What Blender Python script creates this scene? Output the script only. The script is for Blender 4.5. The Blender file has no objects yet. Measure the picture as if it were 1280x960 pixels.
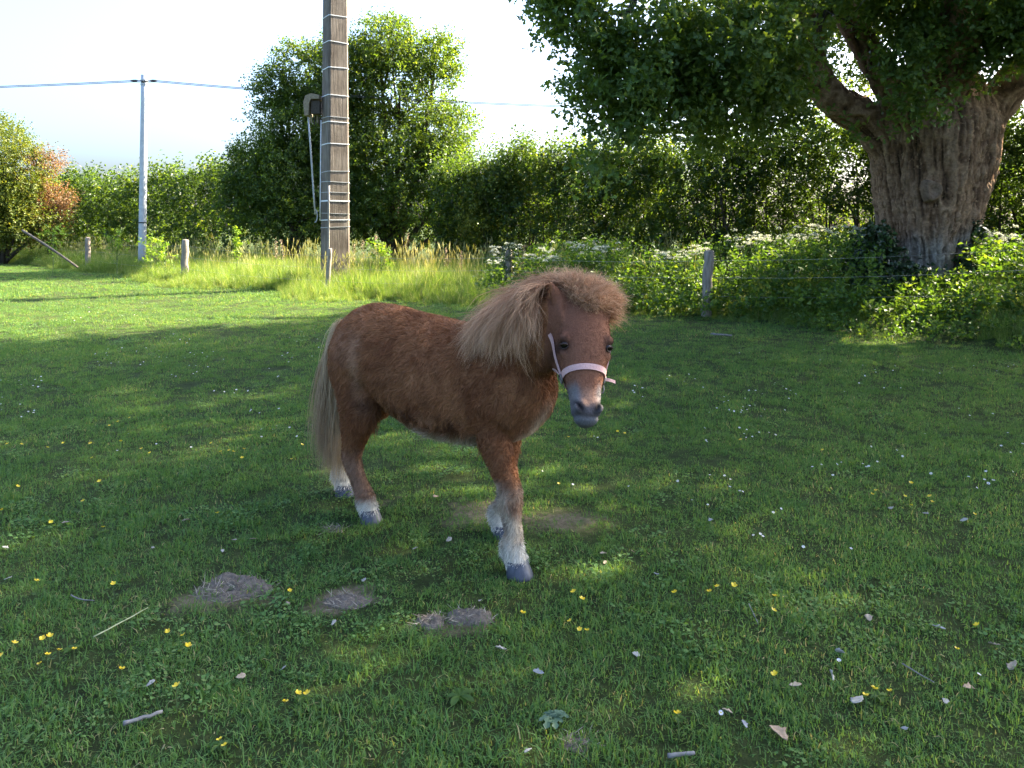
import bpy, bmesh, math
import numpy as np
from mathutils import Vector, Matrix
from mathutils.bvhtree import BVHTree
import mathutils.geometry

SC = bpy.context.scene
COL = SC.collection
TEST = ''

# ------------------------------------------------------------------ camera
FPX, HOR, CAMZ = 950.0, 283.0, 1.4          # focal length in px of a 1280 px wide frame, horizon row, eye height
cam = bpy.data.cameras.new('camera')
cam.sensor_width = 36.0
cam.lens = 36.0 * FPX / 1280.0
cam.shift_y = (HOR - 480.0) / 1280.0
cam.clip_start, cam.clip_end = 0.05, 3000.0
camo = bpy.data.objects.new('camera', cam)
camo.location = (0, 0, CAMZ)
camo.rotation_euler = (math.radians(90), 0, 0)
COL.objects.link(camo)
SC.camera = camo

# ------------------------------------------------------------------ light
SUN_AZ, SUN_EL = math.radians(62.0), math.radians(37.0)   # azimuth from +Y towards +X
w = bpy.data.worlds.new('World')
SC.world = w
w.use_nodes = True
wn = w.node_tree.nodes
sky = wn.new('ShaderNodeTexSky')
sky.sky_type = 'NISHITA'
sky.sun_disc = False
sky.sun_elevation = SUN_EL
sky.sun_rotation = SUN_AZ
sky.air_density = 1.0
sky.dust_density = 6.2
sky.ozone_density = 6.0
w.node_tree.links.new(sky.outputs[0], wn['Background'].inputs[0])
wn['Background'].inputs[1].default_value = 0.07
sl = bpy.data.lights.new('sun', 'SUN')
sl.energy = 3.1
sl.angle = math.radians(0.53)
sl.color = (1.0, 0.89, 0.68)
slo = bpy.data.objects.new('sun', sl)
sd = Vector((math.sin(SUN_AZ) * math.cos(SUN_EL), math.cos(SUN_AZ) * math.cos(SUN_EL), math.sin(SUN_EL)))
slo.rotation_euler = sd.to_track_quat('Z', 'Y').to_euler()
slo.location = sd * 60
COL.objects.link(slo)
SC.view_settings.view_transform = 'Standard'
SC.view_settings.look = 'None'
SC.view_settings.gamma = 1.0
SC.view_settings.use_curve_mapping = False
SC.view_settings.exposure = 3.56
SC.cycles.max_bounces = 8
SC.cycles.diffuse_bounces = 4
SC.cycles.transmission_bounces = 6
SC.cycles.use_denoising = True

# ------------------------------------------------------------------ helpers
def P(px, py, Y):
    """world point seen at a pixel of the photograph, at depth Y"""
    return np.array([(px - 640.0) * Y / FPX, Y, CAMZ - (py - HOR) * Y / FPX])

def tag(o, label=None, cat=None, group=None, kind=None):
    if label: o['label'] = label
    if cat: o['category'] = cat
    if group: o['group'] = group
    if kind: o['kind'] = kind
    return o

def empty(name, loc=(0, 0, 0), rz=0.0):
    o = bpy.data.objects.new(name, None)
    o.location = loc
    o.rotation_euler = (0, 0, rz)
    o.empty_display_size = 0.1
    COL.objects.link(o)
    return o

def link(name, me, mats=None, parent=None, smooth=False):
    if mats is not None:
        for m in (mats if isinstance(mats, (list, tuple)) else [mats]):
            me.materials.append(m)
    if smooth:
        me.polygons.foreach_set('use_smooth', np.ones(len(me.polygons), dtype=bool))
    o = bpy.data.objects.new(name, me)
    COL.objects.link(o)
    if parent is not None:
        o.parent = parent
        # meshes are built in world space: undo the parent's placement
        o.matrix_parent_inverse = world_of(parent).inverted()
    return o

def world_of(o):
    m = o.matrix_parent_inverse @ Matrix.LocRotScale(o.location, o.rotation_euler, o.scale)
    if o.parent is not None:
        m = world_of(o.parent) @ m
    else:
        m = Matrix.LocRotScale(o.location, o.rotation_euler, o.scale)
    return m

def np_mesh(name, verts, faces, attrs=None, k=None):
    """verts (n,3); faces (m,k) int array, or a list of such arrays"""
    me = bpy.data.meshes.new(name)
    verts = np.asarray(verts, dtype=np.float32)
    if not isinstance(faces, list):
        faces = [faces]
    faces = [np.asarray(f, dtype=np.int32) for f in faces if len(f)]
    tot = np.concatenate([np.full(len(f), f.shape[1], dtype=np.int32) for f in faces])
    idx = np.concatenate([f.ravel() for f in faces])
    me.vertices.add(len(verts))
    me.vertices.foreach_set('co', verts.ravel())
    me.loops.add(len(idx))
    me.loops.foreach_set('vertex_index', idx)
    me.polygons.add(len(tot))
    starts = np.zeros(len(tot), dtype=np.int32)
    starts[1:] = np.cumsum(tot)[:-1]
    me.polygons.foreach_set('loop_start', starts)
    me.polygons.foreach_set('loop_total', tot)
    if attrs:
        for n, a in attrs.items():
            a = np.asarray(a, dtype=np.float32)
            if a.ndim == 1:
                at = me.attributes.new(n, 'FLOAT', 'POINT')
                at.data.foreach_set('value', a)
            else:
                if a.shape[1] == 3:
                    a = np.concatenate([a, np.ones((len(a), 1), np.float32)], 1)
                at = me.attributes.new(n, 'FLOAT_COLOR', 'POINT')
                at.data.foreach_set('color', a.ravel())
    me.polygons.foreach_set('use_smooth', np.zeros(len(tot), dtype=bool))
    me.update(calc_edges=True)
    return me

def smoothstep(a, b, x):
    t = np.clip((np.asarray(x, float) - a) / (b - a), 0, 1)
    return t * t * (3 - 2 * t)

def _hash(ix, iy, iz, seed):
    h = (ix * 374761393 + iy * 668265263 + iz * 2147483647 + seed * 974711) & 0xFFFFFFFF
    h = ((h ^ (h >> 13)) * 1274126177) & 0xFFFFFFFF
    h = ((h ^ (h >> 16)) * 2246822519) & 0xFFFFFFFF
    return ((h ^ (h >> 15)) & 0xFFFFFF) / float(0xFFFFFF)

def vnoise(p, seed=0):
    """value noise in 0..1, vectorised"""
    p = np.asarray(p, float)
    i = np.floor(p).astype(np.int64)
    f = p - i
    f = f * f * (3 - 2 * f)
    out = 0
    for dx in (0, 1):
        wx = f[:, 0] if dx else 1 - f[:, 0]
        for dy in (0, 1):
            wy = f[:, 1] if dy else 1 - f[:, 1]
            for dz in (0, 1):
                wz = f[:, 2] if dz else 1 - f[:, 2]
                out = out + wx * wy * wz * _hash(i[:, 0] + dx, i[:, 1] + dy, i[:, 2] + dz, seed)
    return out

def fbm(p, octaves=3, seed=0):
    a, s, t = 1.0, 0.0, 0.0
    p = np.asarray(p, float)
    for o in range(octaves):
        s = s + a * vnoise(p, seed + o * 17)
        t += a
        a *= 0.5
        p = p * 2.03 + 7.1
    return s / t

def norm(v):
    return v / np.maximum(np.linalg.norm(v, axis=-1, keepdims=True), 1e-9)

def rand_dirs(n, rng):
    return norm(rng.normal(size=(n, 3)))

def ring_frame(pts):
    """parallel-transport frames along a polyline"""
    pts = np.asarray(pts, float)
    t = np.gradient(pts, axis=0)
    t = norm(t)
    ref = np.array([1.0, 0, 0]) if abs(t[0][0]) < 0.8 else np.array([0, 1.0, 0])
    a = norm(ref - t[0] * np.dot(ref, t[0]))
    A, B = [], []
    for i in range(len(pts)):
        a = norm(a - t[i] * np.dot(a, t[i]))
        A.append(a)
        B.append(np.cross(t[i], a))
    return np.array(A), np.array(B)

def tube(pts, radii, sides=8, cap=True):
    """(verts, [quads, caps]) tapered tube along a polyline"""
    pts = np.asarray(pts, float)
    radii = np.broadcast_to(np.asarray(radii, float), (len(pts),))
    A, B = ring_frame(pts)
    ang = np.linspace(0, 2 * np.pi, sides, endpoint=False)
    v = (pts[:, None, :] + radii[:, None, None] * (np.cos(ang)[None, :, None] * A[:, None, :] + np.sin(ang)[None, :, None] * B[:, None, :]))
    n = len(pts)
    v = v.reshape(-1, 3)
    i = np.arange(n - 1)[:, None] * sides
    j = np.arange(sides)[None, :]
    j2 = (j + 1) % sides
    q = np.stack([i + j, i + j2, i + sides + j2, i + sides + j], -1).reshape(-1, 4)
    faces = [q]
    if cap:
        faces.append(np.array([list(range(sides))[::-1], [(n - 1) * sides + s for s in range(sides)]]))
    return v, faces

class Mesh:
    """collects pieces that make ONE mesh"""
    def __init__(self):
        self.v, self.f, self.n, self.r = [], {}, 0, []
    def add(self, v, faces, rnd=0.5):
        v = np.asarray(v, float)
        if not isinstance(faces, list):
            faces = [faces]
        for f in faces:
            f = np.asarray(f)
            if len(f):
                self.f.setdefault(f.shape[1], []).append(f + self.n)
        self.v.append(v)
        self.r.append(np.broadcast_to(np.asarray(rnd, float), (len(v),)))
        self.n += len(v)
        return self
    def tube(self, pts, radii, sides=8, cap=True, rnd=0.5):
        v, f = tube(pts, radii, sides, cap)
        return self.add(v, f, rnd)
    def box(self, c, half, R=None, taper=1.0):
        s = np.array([[-1, -1, -1], [1, -1, -1], [1, 1, -1], [-1, 1, -1], [-1, -1, 1], [1, -1, 1], [1, 1, 1], [-1, 1, 1]], float)
        v = s * np.asarray(half)
        v[4:, :2] *= taper
        if R is not None:
            v = v @ np.asarray(R).T
        f = np.array([[3, 2, 1, 0], [4, 5, 6, 7], [0, 1, 5, 4], [1, 2, 6, 5], [2, 3, 7, 6], [3, 0, 4, 7]])
        return self.add(v + np.asarray(c), f)
    def mesh(self, name):
        return np_mesh(name, np.concatenate(self.v), [np.concatenate(f) for f in self.f.values()], {'rnd': np.concatenate(self.r)})
    def build(self, name, mat, parent=None, smooth=False):
        return link(name, self.mesh(name), mat, parent, smooth)

def rotz(a):
    c, s = math.cos(a), math.sin(a)
    return np.array([[c, -s, 0], [s, c, 0], [0, 0, 1.0]])

# leaf outlines: x along the leaf, y across; fold gives z
LEAF_OVAL = (np.array([[0, 0], [.45, .34], [1, 0], [.45, -.34]]), np.array([[0, 3, 2, 1]]))
LEAF_LONG = (np.array([[0, 0], [.4, .16], [1, 0], [.4, -.16]]), np.array([[0, 3, 2, 1]]))
_ok = [[0, 0], [.30, .22], [.43, .11], [.66, .31], [.80, .17], [1, 0.0], [.80, -.17], [.66, -.31], [.43, -.11], [.30, -.22]]
LEAF_OAK = (np.array(_ok), np.array([list(range(10))[::-1]]))

def leaves(pos, d, n, size, tmpl, fold=0.35, rnd=None, droop=0.0):
    """one leaf per row: verts, faces, rnd per vertex"""
    pts, fc = tmpl
    d = norm(d)
    side = norm(np.cross(n, d))
    nn = np.cross(d, side)
    k = len(pts)
    size = np.broadcast_to(size, (len(pos),))
    x = pts[:, 0][None, :, None]
    y = pts[:, 1][None, :, None]
    z = (np.abs(pts[:, 1]) * fold - droop * pts[:, 0] ** 2)[None, :, None]
    v = pos[:, None, :] + size[:, None, None] * (x * d[:, None, :] + y * side[:, None, :] + z * nn[:, None, :])
    base = (np.arange(len(pos)) * k)[:, None, None]
    f = (fc[None] + base).reshape(-1, fc.shape[1])
    r = np.repeat(rnd if rnd is not None else np.zeros(len(pos)), k)
    return v.reshape(-1, 3), f, r

def shoots(org, d, length, nl, size, tmpl, rng, up=0.5, spread=0.9, fold=0.35, rnd=None, sag=0.0, droop=0.15):
    """leafy shoots: nl leaves set spirally along each"""
    N = len(org)
    d = norm(d)
    ref = rand_dirs(N, rng)
    a = norm(np.cross(d, ref))
    b = np.cross(d, a)
    t = (np.arange(nl) + 0.5)[None, :] / nl + rng.uniform(-.06, .06, (N, nl))
    ph = (np.arange(nl) * 2.4)[None, :] + rng.uniform(0, 6.28, (N, 1)) + rng.uniform(-.5, .5, (N, nl))
    length = np.broadcast_to(length, (N,))
    pos = org[:, None, :] + d[:, None, :] * (length[:, None] * t)[..., None]
    pos[..., 2] -= sag * (length[:, None] * t ** 2)
    rad = np.cos(ph)[..., None] * a[:, None, :] + np.sin(ph)[..., None] * b[:, None, :]
    ld = d[:, None, :] * (1 - spread * .55) + rad * spread + rng.normal(0, .25, (N, nl, 3))
    nr = rng.normal(0, .55, (N, nl, 3))
    nr[..., 2] += up * 1.3
    nr = nr + d[:, None, :] * .3
    sz = np.broadcast_to(size, (N,))[:, None] * rng.uniform(.65, 1.15, (N, nl))
    if rnd is None:
        rnd = rng.uniform(0, 1, N)
    rr = np.clip(rnd[:, None] + rng.normal(0, .13, (N, nl)), 0, 1)
    return leaves(pos.reshape(-1, 3), ld.reshape(-1, 3), nr.reshape(-1, 3), sz.ravel(), tmpl, fold, rr.ravel(), droop)

# ------------------------------------------------------------------ materials
def mat(name):
    m = bpy.data.materials.new(name)
    m.use_nodes = True
    nt = m.node_tree
    return m, nt, nt.nodes['Principled BSDF'], nt.nodes['Material Output']

def ramp(nt, stops, fac=None):
    r = nt.nodes.new('ShaderNodeValToRGB')
    e = r.color_ramp.elements
    while len(e) < len(stops):
        e.new(0.5)
    for i, (p, c) in enumerate(stops):
        e[i].position = p
        e[i].color = (*c, 1)
    if fac is not None:
        nt.links.new(fac, r.inputs[0])
    return r

def noise_tex(nt, scale, detail=4, rough=0.6, vec=None, dist=0.0):
    n = nt.nodes.new('ShaderNodeTexNoise')
    n.inputs['Scale'].default_value = scale
    n.inputs['Detail'].default_value = detail
    n.inputs['Roughness'].default_value = rough
    n.inputs['Distortion'].default_value = dist
    if vec is not None:
        nt.links.new(vec, n.inputs['Vector'])
    return n

def geo_pos(nt):
    g = nt.nodes.new('ShaderNodeNewGeometry')
    return g.outputs['Position']

def mixrgb(nt, fac, a, b, mode='MIX'):
    m = nt.nodes.new('ShaderNodeMix')
    m.data_type = 'RGBA'
    m.blend_type = mode
    for s, v in ((m.inputs[0], fac), (m.inputs[6], a), (m.inputs[7], b)):
        if isinstance(v, (int, float)):
            s.default_value = v
        elif isinstance(v, tuple):
            s.default_value = (*v, 1)
        else:
            nt.links.new(v, s)
    return m.outputs[2]

def bump(nt, bsdf, height, strength=0.4, dist=0.02):
    b = nt.nodes.new('ShaderNodeBump')
    b.inputs['Strength'].default_value = strength
    b.inputs['Distance'].default_value = dist
    nt.links.new(height, b.inputs['Height'])
    nt.links.new(b.outputs[0], bsdf.inputs['Normal'])

def leaf_mat(name, stops, trans=0.4, tcol=None, rough=0.5, spec=0.3, patch=0.25, patch_scale=0.7, attr='rnd'):
    """leaf surface: reflects and lets light through; colour varies by leaf and by clump"""
    m, nt, b, out = mat(name)
    at = nt.nodes.new('ShaderNodeAttribute')
    at.attribute_name = attr
    n = noise_tex(nt, patch_scale, 2, 0.5, geo_pos(nt))
    ma = nt.nodes.new('ShaderNodeMath')
    ma.operation = 'MULTIPLY_ADD'
    ma.inputs[1].default_value = patch * 2
    nt.links.new(n.outputs['Fac'], ma.inputs[0])
    mb = nt.nodes.new('ShaderNodeMath')
    mb.operation = 'ADD'
    mb.inputs[1].default_value = -patch
    nt.links.new(at.outputs['Fac'], ma.inputs[2])
    nt.links.new(ma.outputs[0], mb.inputs[0])
    r = ramp(nt, stops, mb.outputs[0])
    nt.links.new(r.outputs[0], b.inputs['Base Color'])
    b.inputs['Roughness'].default_value = rough
    b.inputs['Specular IOR Level'].default_value = spec
    t = nt.nodes.new('ShaderNodeBsdfTranslucent')
    tc = mixrgb(nt, 1.0, r.outputs[0], tcol or (1.5, 1.35, .55), 'MULTIPLY')
    nt.links.new(tc, t.inputs[0])
    mx = nt.nodes.new('ShaderNodeMixShader')
    mx.inputs[0].default_value = trans
    nt.links.new(b.outputs[0], mx.inputs[1])
    nt.links.new(t.outputs[0], mx.inputs[2])
    nt.links.new(mx.outputs[0], out.inputs[0])
    return m

def plain_mat(name, c1, c2, scale=20, rough=0.8, bumpy=0.3, spec=0.3, stretch=None, metallic=0.0, dist=0.01, detail=6):
    m, nt, b, out = mat(name)
    vec = geo_pos(nt)
    if stretch:
        mp = nt.nodes.new('ShaderNodeMapping')
        mp.inputs['Scale'].default_value = stretch
        nt.links.new(vec, mp.inputs[0])
        vec = mp.outputs[0]
    n = noise_tex(nt, scale, detail, 0.65, vec)
    r = ramp(nt, [(.3, c1), (.7, c2)], n.outputs['Fac'])
    nt.links.new(r.outputs[0], b.inputs['Base Color'])
    b.inputs['Roughness'].default_value = rough
    b.inputs['Specular IOR Level'].default_value = spec
    b.inputs['Metallic'].default_value = metallic
    if bumpy:
        bump(nt, b, n.outputs['Fac'], bumpy, dist)
    return m

def gn_scatter(obj, sources, pts, rot, scl, idx, extra=None):
    """fill obj with instances of the sources' meshes at the given points (stuff only)"""
    me = obj.data
    me.vertices.add(len(pts))
    me.vertices.foreach_set('co', np.asarray(pts, np.float32).ravel())
    for n, ty, a, key in (('rot', 'FLOAT_VECTOR', rot, 'vector'), ('scl', 'FLOAT', scl, 'value'), ('idx', 'INT', idx, 'value'), ('tint', 'FLOAT', extra, 'value')):
        if a is None:
            continue
        at = me.attributes.new(n, ty, 'POINT')
        at.data.foreach_set(key, np.asarray(a, np.int32 if ty == 'INT' else np.float32).ravel())
    ng = bpy.data.node_groups.new(obj.name + '_scatter', 'GeometryNodeTree')
    ng.interface.new_socket('Geometry', in_out='INPUT', socket_type='NodeSocketGeometry')
    ng.interface.new_socket('Geometry', in_out='OUTPUT', socket_type='NodeSocketGeometry')
    N, L = ng.nodes, ng.links
    gi, go = N.new('NodeGroupInput'), N.new('NodeGroupOutput')
    iop = N.new('GeometryNodeInstanceOnPoints')
    join = N.new('GeometryNodeJoinGeometry')
    for s in reversed(sources):
        oi = N.new('GeometryNodeObjectInfo')
        oi.inputs['Object'].default_value = s
        oi.inputs['As Instance'].default_value = False
        g2 = N.new('GeometryNodeGeometryToInstance')
        L.new(oi.outputs['Geometry'], g2.inputs[0])
        L.new(g2.outputs[0], join.inputs[0])
    def named(n, ty):
        a = N.new('GeometryNodeInputNamedAttribute')
        a.data_type = ty
        a.inputs['Name'].default_value = n
        return a.outputs['Attribute']
    e2r = N.new('FunctionNodeEulerToRotation')
    L.new(named('rot', 'FLOAT_VECTOR'), e2r.inputs[0])
    L.new(gi.outputs[0], iop.inputs['Points'])
    L.new(join.outputs[0], iop.inputs['Instance'])
    iop.inputs['Pick Instance'].default_value = True
    L.new(named('idx', 'INT'), iop.inputs['Instance Index'])
    L.new(e2r.outputs[0], iop.inputs['Rotation'])
    L.new(named('scl', 'FLOAT'), iop.inputs['Scale'])
    L.new(iop.outputs[0], go.inputs[0])
    md = obj.modifiers.new('scatter', 'NODES')
    md.node_group = ng
    return obj

def remesh_union(parts, voxel, smooth=4):
    """several overlapping closed meshes -> one continuous surface (numpy verts, polygons mesh)"""
    mb = Mesh()
    for v, f in parts:
        mb.add(v, f)
    me = mb.mesh('union_source')
    bm = bmesh.new()
    bm.from_mesh(me)
    bmesh.ops.recalc_face_normals(bm, faces=bm.faces)
    bm.to_mesh(me)
    bm.free()
    o = bpy.data.objects.new('union_source', me)
    COL.objects.link(o)
    r = o.modifiers.new('r', 'REMESH')
    r.mode = 'VOXEL'
    r.voxel_size = voxel
    if smooth:
        s = o.modifiers.new('s', 'SMOOTH')
        s.factor = 0.5
        s.iterations = smooth
    dg = bpy.context.evaluated_depsgraph_get()
    out = bpy.data.meshes.new_from_object(o.evaluated_get(dg))
    bpy.data.objects.remove(o)
    bpy.data.meshes.remove(me)
    return out

def mesh_co(me):
    a = np.empty(len(me.vertices) * 3, np.float32)
    me.vertices.foreach_get('co', a)
    return a.reshape(-1, 3).astype(float)

def mesh_no(me):
    a = np.empty(len(me.vertices) * 3, np.float32)
    me.vertices.foreach_get('normal', a)
    return a.reshape(-1, 3).astype(float)

def mesh_tris(me):
    me.calc_loop_triangles()
    a = np.empty(len(me.loop_triangles) * 3, np.int32)
    me.loop_triangles.foreach_get('vertices', a)
    return a.reshape(-1, 3)
# ================================================================== land
FX = np.array([-40, -26, -13.6, -8.2, -3.75, -0.2, 2.95, 6.3, 9.0, 12.0, 30.0])
FY = np.array([48, 36, 24.4, 19.2, 15.5, 13.4, 11.7, 9.5, 7.7, 5.6, -8.0])
def fence_d(x, y):
    return (y - np.interp(x, FX, FY)) * 0.8
def ground_z(x, y):
    x, y = np.asarray(x, float), np.asarray(y, float)
    d = fence_d(x, y)
    start = np.interp(x, [-6, 3, 4.5, 6], [-.3, .0, -.8, -1.6])
    rise = np.interp(x, [-14, -3, 3, 7], [.05, .12, .35, .48])
    z = rise * smoothstep(start, start + 2.6, d)
    p = np.stack([np.ravel(x), np.ravel(y), np.zeros(x.size)], 1)
    z = z + ((fbm(p * .55, 3, 5) - .5) * .05 + (fbm(p * 3.1, 2, 9) - .5) * .018).reshape(x.shape)
    return z
def gz(x, y):
    return float(ground_z(np.array([x]), np.array([y]))[0])
def hit(px, py):
    """ground point seen at a pixel"""
    Y = FPX * CAMZ / (py - HOR)
    for _ in range(12):
        X = (px - 640) * Y / FPX
        Y = .5 * Y + .5 * FPX * (CAMZ - gz(X, Y)) / (py - HOR)
    X = (px - 640) * Y / FPX
    return np.array([X, Y, gz(X, Y)])

# bare and worn places on the lawn (the first with sunlight painted in): px, py, radius across m, radius along m
WORN = [(hit(598, 640), .17, .12), (hit(705, 657), .24, .09), (hit(478, 622), .11, .06),
        (hit(285, 742), .15, .08), (hit(432, 752), .10, .06), (hit(538, 776), .06, .05), (hit(585, 772), .09, .06),
        (hit(415, 662), .07, .04), (hit(957, 480), .14, .10), (hit(720, 930), .05, .04)]
def worn_at(x, y):
    s = np.zeros_like(x)
    for c, rx, ry in WORN:
        q = ((x - c[0]) / rx) ** 2 + ((y - c[1]) / ry) ** 2
        s = np.maximum(s, np.exp(-q * .9))
    return s

def build_ground():
    u = np.linspace(-1, 1, 201)
    xs = 600 * np.sign(u) * (np.abs(u) ** 3.2) + u * 12
    v = np.linspace(0, 1, 230)
    ys = -6 + 26 * v + 900 * v ** 6
    X, Y = np.meshgrid(xs, ys)
    Z = ground_z(X, Y)
    V = np.stack([X, Y, Z], -1).reshape(-1, 3)
    n, m = X.shape
    i = (np.arange(n - 1)[:, None] * m + np.arange(m - 1)[None, :])
    F = np.stack([i, i + 1, i + m + 1, i + m], -1).reshape(-1, 4)
    w_ = worn_at(X.ravel(), Y.ravel())
    me = np_mesh('ground', V, F, {'worn': w_})
    m_, nt, b, out = mat('turf_soil')
    pos = geo_pos(nt)
    n1 = noise_tex(nt, 9, 6, .7, pos)
    n2 = noise_tex(nt, .8, 3, .5, pos)
    r1 = ramp(nt, [(.3, (.024, .032, .012)), (.55, (.052, .074, .022)), (.8, (.105, .115, .045))], n1.outputs['Fac'])
    r2 = ramp(nt, [(.35, (.85, .9, .8)), (.65, (1.2, 1.1, 1.0))], n2.outputs['Fac'])
    c = mixrgb(nt, 1.0, r1.outputs[0], r2.outputs[0], 'MULTIPLY')
    at = nt.nodes.new('ShaderNodeAttribute')
    at.attribute_name = 'worn'
    soil = ramp(nt, [(.3, (.17, .125, .08)), (.7, (.36, .275, .185))], noise_tex(nt, 40, 5, .7, pos).outputs['Fac'])  # soil paled to put sunlight on the straw by the front hooves
    wn_ = noise_tex(nt, 16, 5, .75, pos)
    wa = nt.nodes.new('ShaderNodeMath'); wa.operation = 'MULTIPLY_ADD'; wa.inputs[1].default_value = .9
    nt.links.new(wn_.outputs['Fac'], wa.inputs[0]); nt.links.new(at.outputs['Fac'], wa.inputs[2])
    wr = ramp(nt, [(.62, (0, 0, 0)), (1.2, (.9, .9, .9))], wa.outputs[0])
    c = mixrgb(nt, wr.outputs[0], c, soil.outputs[0])
    nt.links.new(c, b.inputs['Base Color'])
    b.inputs['Roughness'].default_value = .95
    b.inputs['Specular IOR Level'].default_value = .1
    bump(nt, b, noise_tex(nt, 70, 6, .75, pos).outputs['Fac'], 1.0, .04)
    o = link('ground', me, m_, None, True)
    tag(o, 'green lawn and field reaching to the horizon', None, None, 'structure')
build_ground()

# ------------------------------------------------------------------ grass
M_LAWN = leaf_mat('lawn_blade', [(0, (.040, .092, .032)), (.45, (.090, .190, .056)), (.75, (.150, .238, .076)), (.93, (.20, .22, .085)), (1, (.34, .30, .17))],
                  trans=.48, tcol=(2.0, 1.6, .5), rough=.6, spec=.2, patch=.30, patch_scale=1.3)
M_TALL = leaf_mat('meadow_blade', [(0, (.075, .14, .025)), (.5, (.15, .23, .045)), (.8, (.25, .30, .10)), (1, (.42, .40, .22))],
                  trans=.5, tcol=(1.5, 1.4, .5), rough=.5, spec=.25, patch=.22, patch_scale=.8)

def blades(n, rad, h0, h1, wid, rng, lean=.5, segs=2, dry=.05, flat=False):
    """one tuft of curved grass blades around the origin"""
    a = rng.uniform(0, 6.283, n)
    r = rad * np.sqrt(rng.uniform(0, 1, n))
    base = np.stack([np.cos(a) * r, np.sin(a) * r, np.full(n, -.01)], 1)
    h = rng.uniform(h0, h1, n) * rng.uniform(.7, 1.0, n)
    az = rng.uniform(0, 6.283, n)
    ln = np.abs(rng.normal(0, lean, n)) + .08
    hd = np.stack([np.cos(az), np.sin(az), np.zeros(n)], 1)
    wd = np.stack([-np.sin(az), np.cos(az), np.zeros(n)], 1) + hd * rng.normal(0, .5, (n, 1))
    wd = norm(wd)
    V, F = [], []
    for k in range(segs + 1):
        t = k / segs
        ang = ln * t * 1.4
        c = base + hd * (h * t * np.sin(np.minimum(ang, 1.45)))[:, None]
        c[:, 2] += h * t * np.cos(np.minimum(ang, 1.45)) + .0
        wv = wid * (1 - t ** 2 * .95) * .5
        if k < segs:
            V += [c - wd * wv, c + wd * wv]
        else:
            V += [c]
    k = 2 * segs + 1
    v = np.stack(V, 1).reshape(-1, 3)
    b = (np.arange(n) * k)[:, None]
    q = [np.array([[2 * s, 2 * s + 1, 2 * s + 3, 2 * s + 2]]) + b for s in range(segs - 1)]
    t_ = np.array([[2 * segs - 2, 2 * segs - 1, 2 * segs]]) + b
    rn = np.clip(rng.normal(.42, .16, n), 0, .85)
    rn = np.where(rng.uniform(0, 1, n) < dry, rng.uniform(.9, 1.0, n), rn)
    return v, q + [t_], np.repeat(rn, k)

def source(name, v, f, r, m):
    me = np_mesh(name, v, f, {'rnd': r})
    me.materials.append(m)
    return bpy.data.objects.new(name, me)

def build_lawn():
    rng = np.random.default_rng(3)
    src = []
    for i in range(6):
        v, f, r = blades(90, .085, .012, .036, .0037, rng, .95, 2, .05)
        src.append(source('lawn_tuft', v, f, r, M_LAWN))
    for i in range(3):
        v, f, r = blades(46, .06, .030, .068, .0034, rng, .75, 2, .06)
        src.append(source('lawn_tuft', v, f, r, M_LAWN))
    # clover / broad small leaves in the turf
    n = 40
    a = rng.uniform(0, 6.28, n)
    pos = np.stack([np.cos(a), np.sin(a), np.zeros(n)], 1) * (rng.uniform(0, .07, n))[:, None]
    pos[:, 2] = rng.uniform(.008, .03, n)
    d = np.stack([np.cos(a), np.sin(a), rng.uniform(-.1, .3, n)], 1)
    nn = rng.normal(0, .3, (n, 3)); nn[:, 2] = 1
    v, f, r = leaves(pos, d, nn, rng.uniform(.007, .015, n), (np.array([[0, 0], [.35, .35], [.8, .4], [1, 0], [.8, -.4], [.35, -.35]]), np.array([[5, 4, 3, 2, 1, 0]])), .2, rng.uniform(.3, .8, n))
    src.append(source('lawn_tuft', v, f, r, M_LAWN))
    zones = [(1.2, 3.4, 470, 1.0), (3.4, 5.5, 340, 1.08), (5.5, 9, 190, 1.25), (9, 14, 85, 1.6), (14, 26, 32, 2.2), (26, 40, 8, 3.0)]
    PT, S = [], []
    for y0, y1, den, sc in zones:
        xm = y1 * .68 + 1.6
        n = int((y1 - y0) * 2 * xm * den)
        y = rng.uniform(y0, y1, n)
        x = rng.uniform(-xm, xm, n)
        k = np.abs(x) < y * .68 + 1.6
        x, y = x[k], y[k]
        d = fence_d(x, y)
        k = (d < np.interp(x, [-6, 3, 6], [1.0, .6, .8])) 
        x, y = x[k], y[k]
        wv = worn_at(x, y)
        thin = smoothstep(.64, .82, fbm(np.stack([x * 7.5, y * 7.5, x * 0], 1), 2, 41)) * .7
        k = rng.uniform(0, 1, len(x)) > np.maximum(wv * .97, thin)
        x, y = x[k], y[k]
        PT.append(np.stack([x, y, ground_z(x, y)], 1))
        pat = fbm(np.stack([x * 1.1, y * 1.1, x * 0], 1), 3, 21)
        S.append(sc * rng.uniform(.7, 1.2, len(x)) * (.62 + .75 * pat))
    PT, S = np.concatenate(PT), np.concatenate(S)
    n = len(PT)
    pat = fbm(np.stack([PT[:, 0] * .8, PT[:, 1] * .8, PT[:, 0] * 0], 1), 2, 33)
    idx = rng.integers(0, 6, n)
    idx = np.where(rng.uniform(0, 1, n) < smoothstep(.45, .7, pat) * .35, rng.integers(6, 9, n), idx)
    cl = fbm(np.stack([PT[:, 0] * 2.2, PT[:, 1] * 2.2, PT[:, 0] * 0], 1), 2, 51)
    idx = np.where((rng.uniform(0, 1, n) < smoothstep(.5, .72, cl) * .10), 9, idx)
    rot = np.stack([rng.normal(0, .12, n), rng.normal(0, .12, n), rng.uniform(0, 6.28, n)], 1)
    o = link('grass', bpy.data.meshes.new('grass'))
    tag(o, 'short grazed grass of the lawn with clover in it', 'grass', None, 'stuff')
    gn_scatter(o, src, PT, rot, S, idx)
    print('lawn tufts', n)

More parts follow.
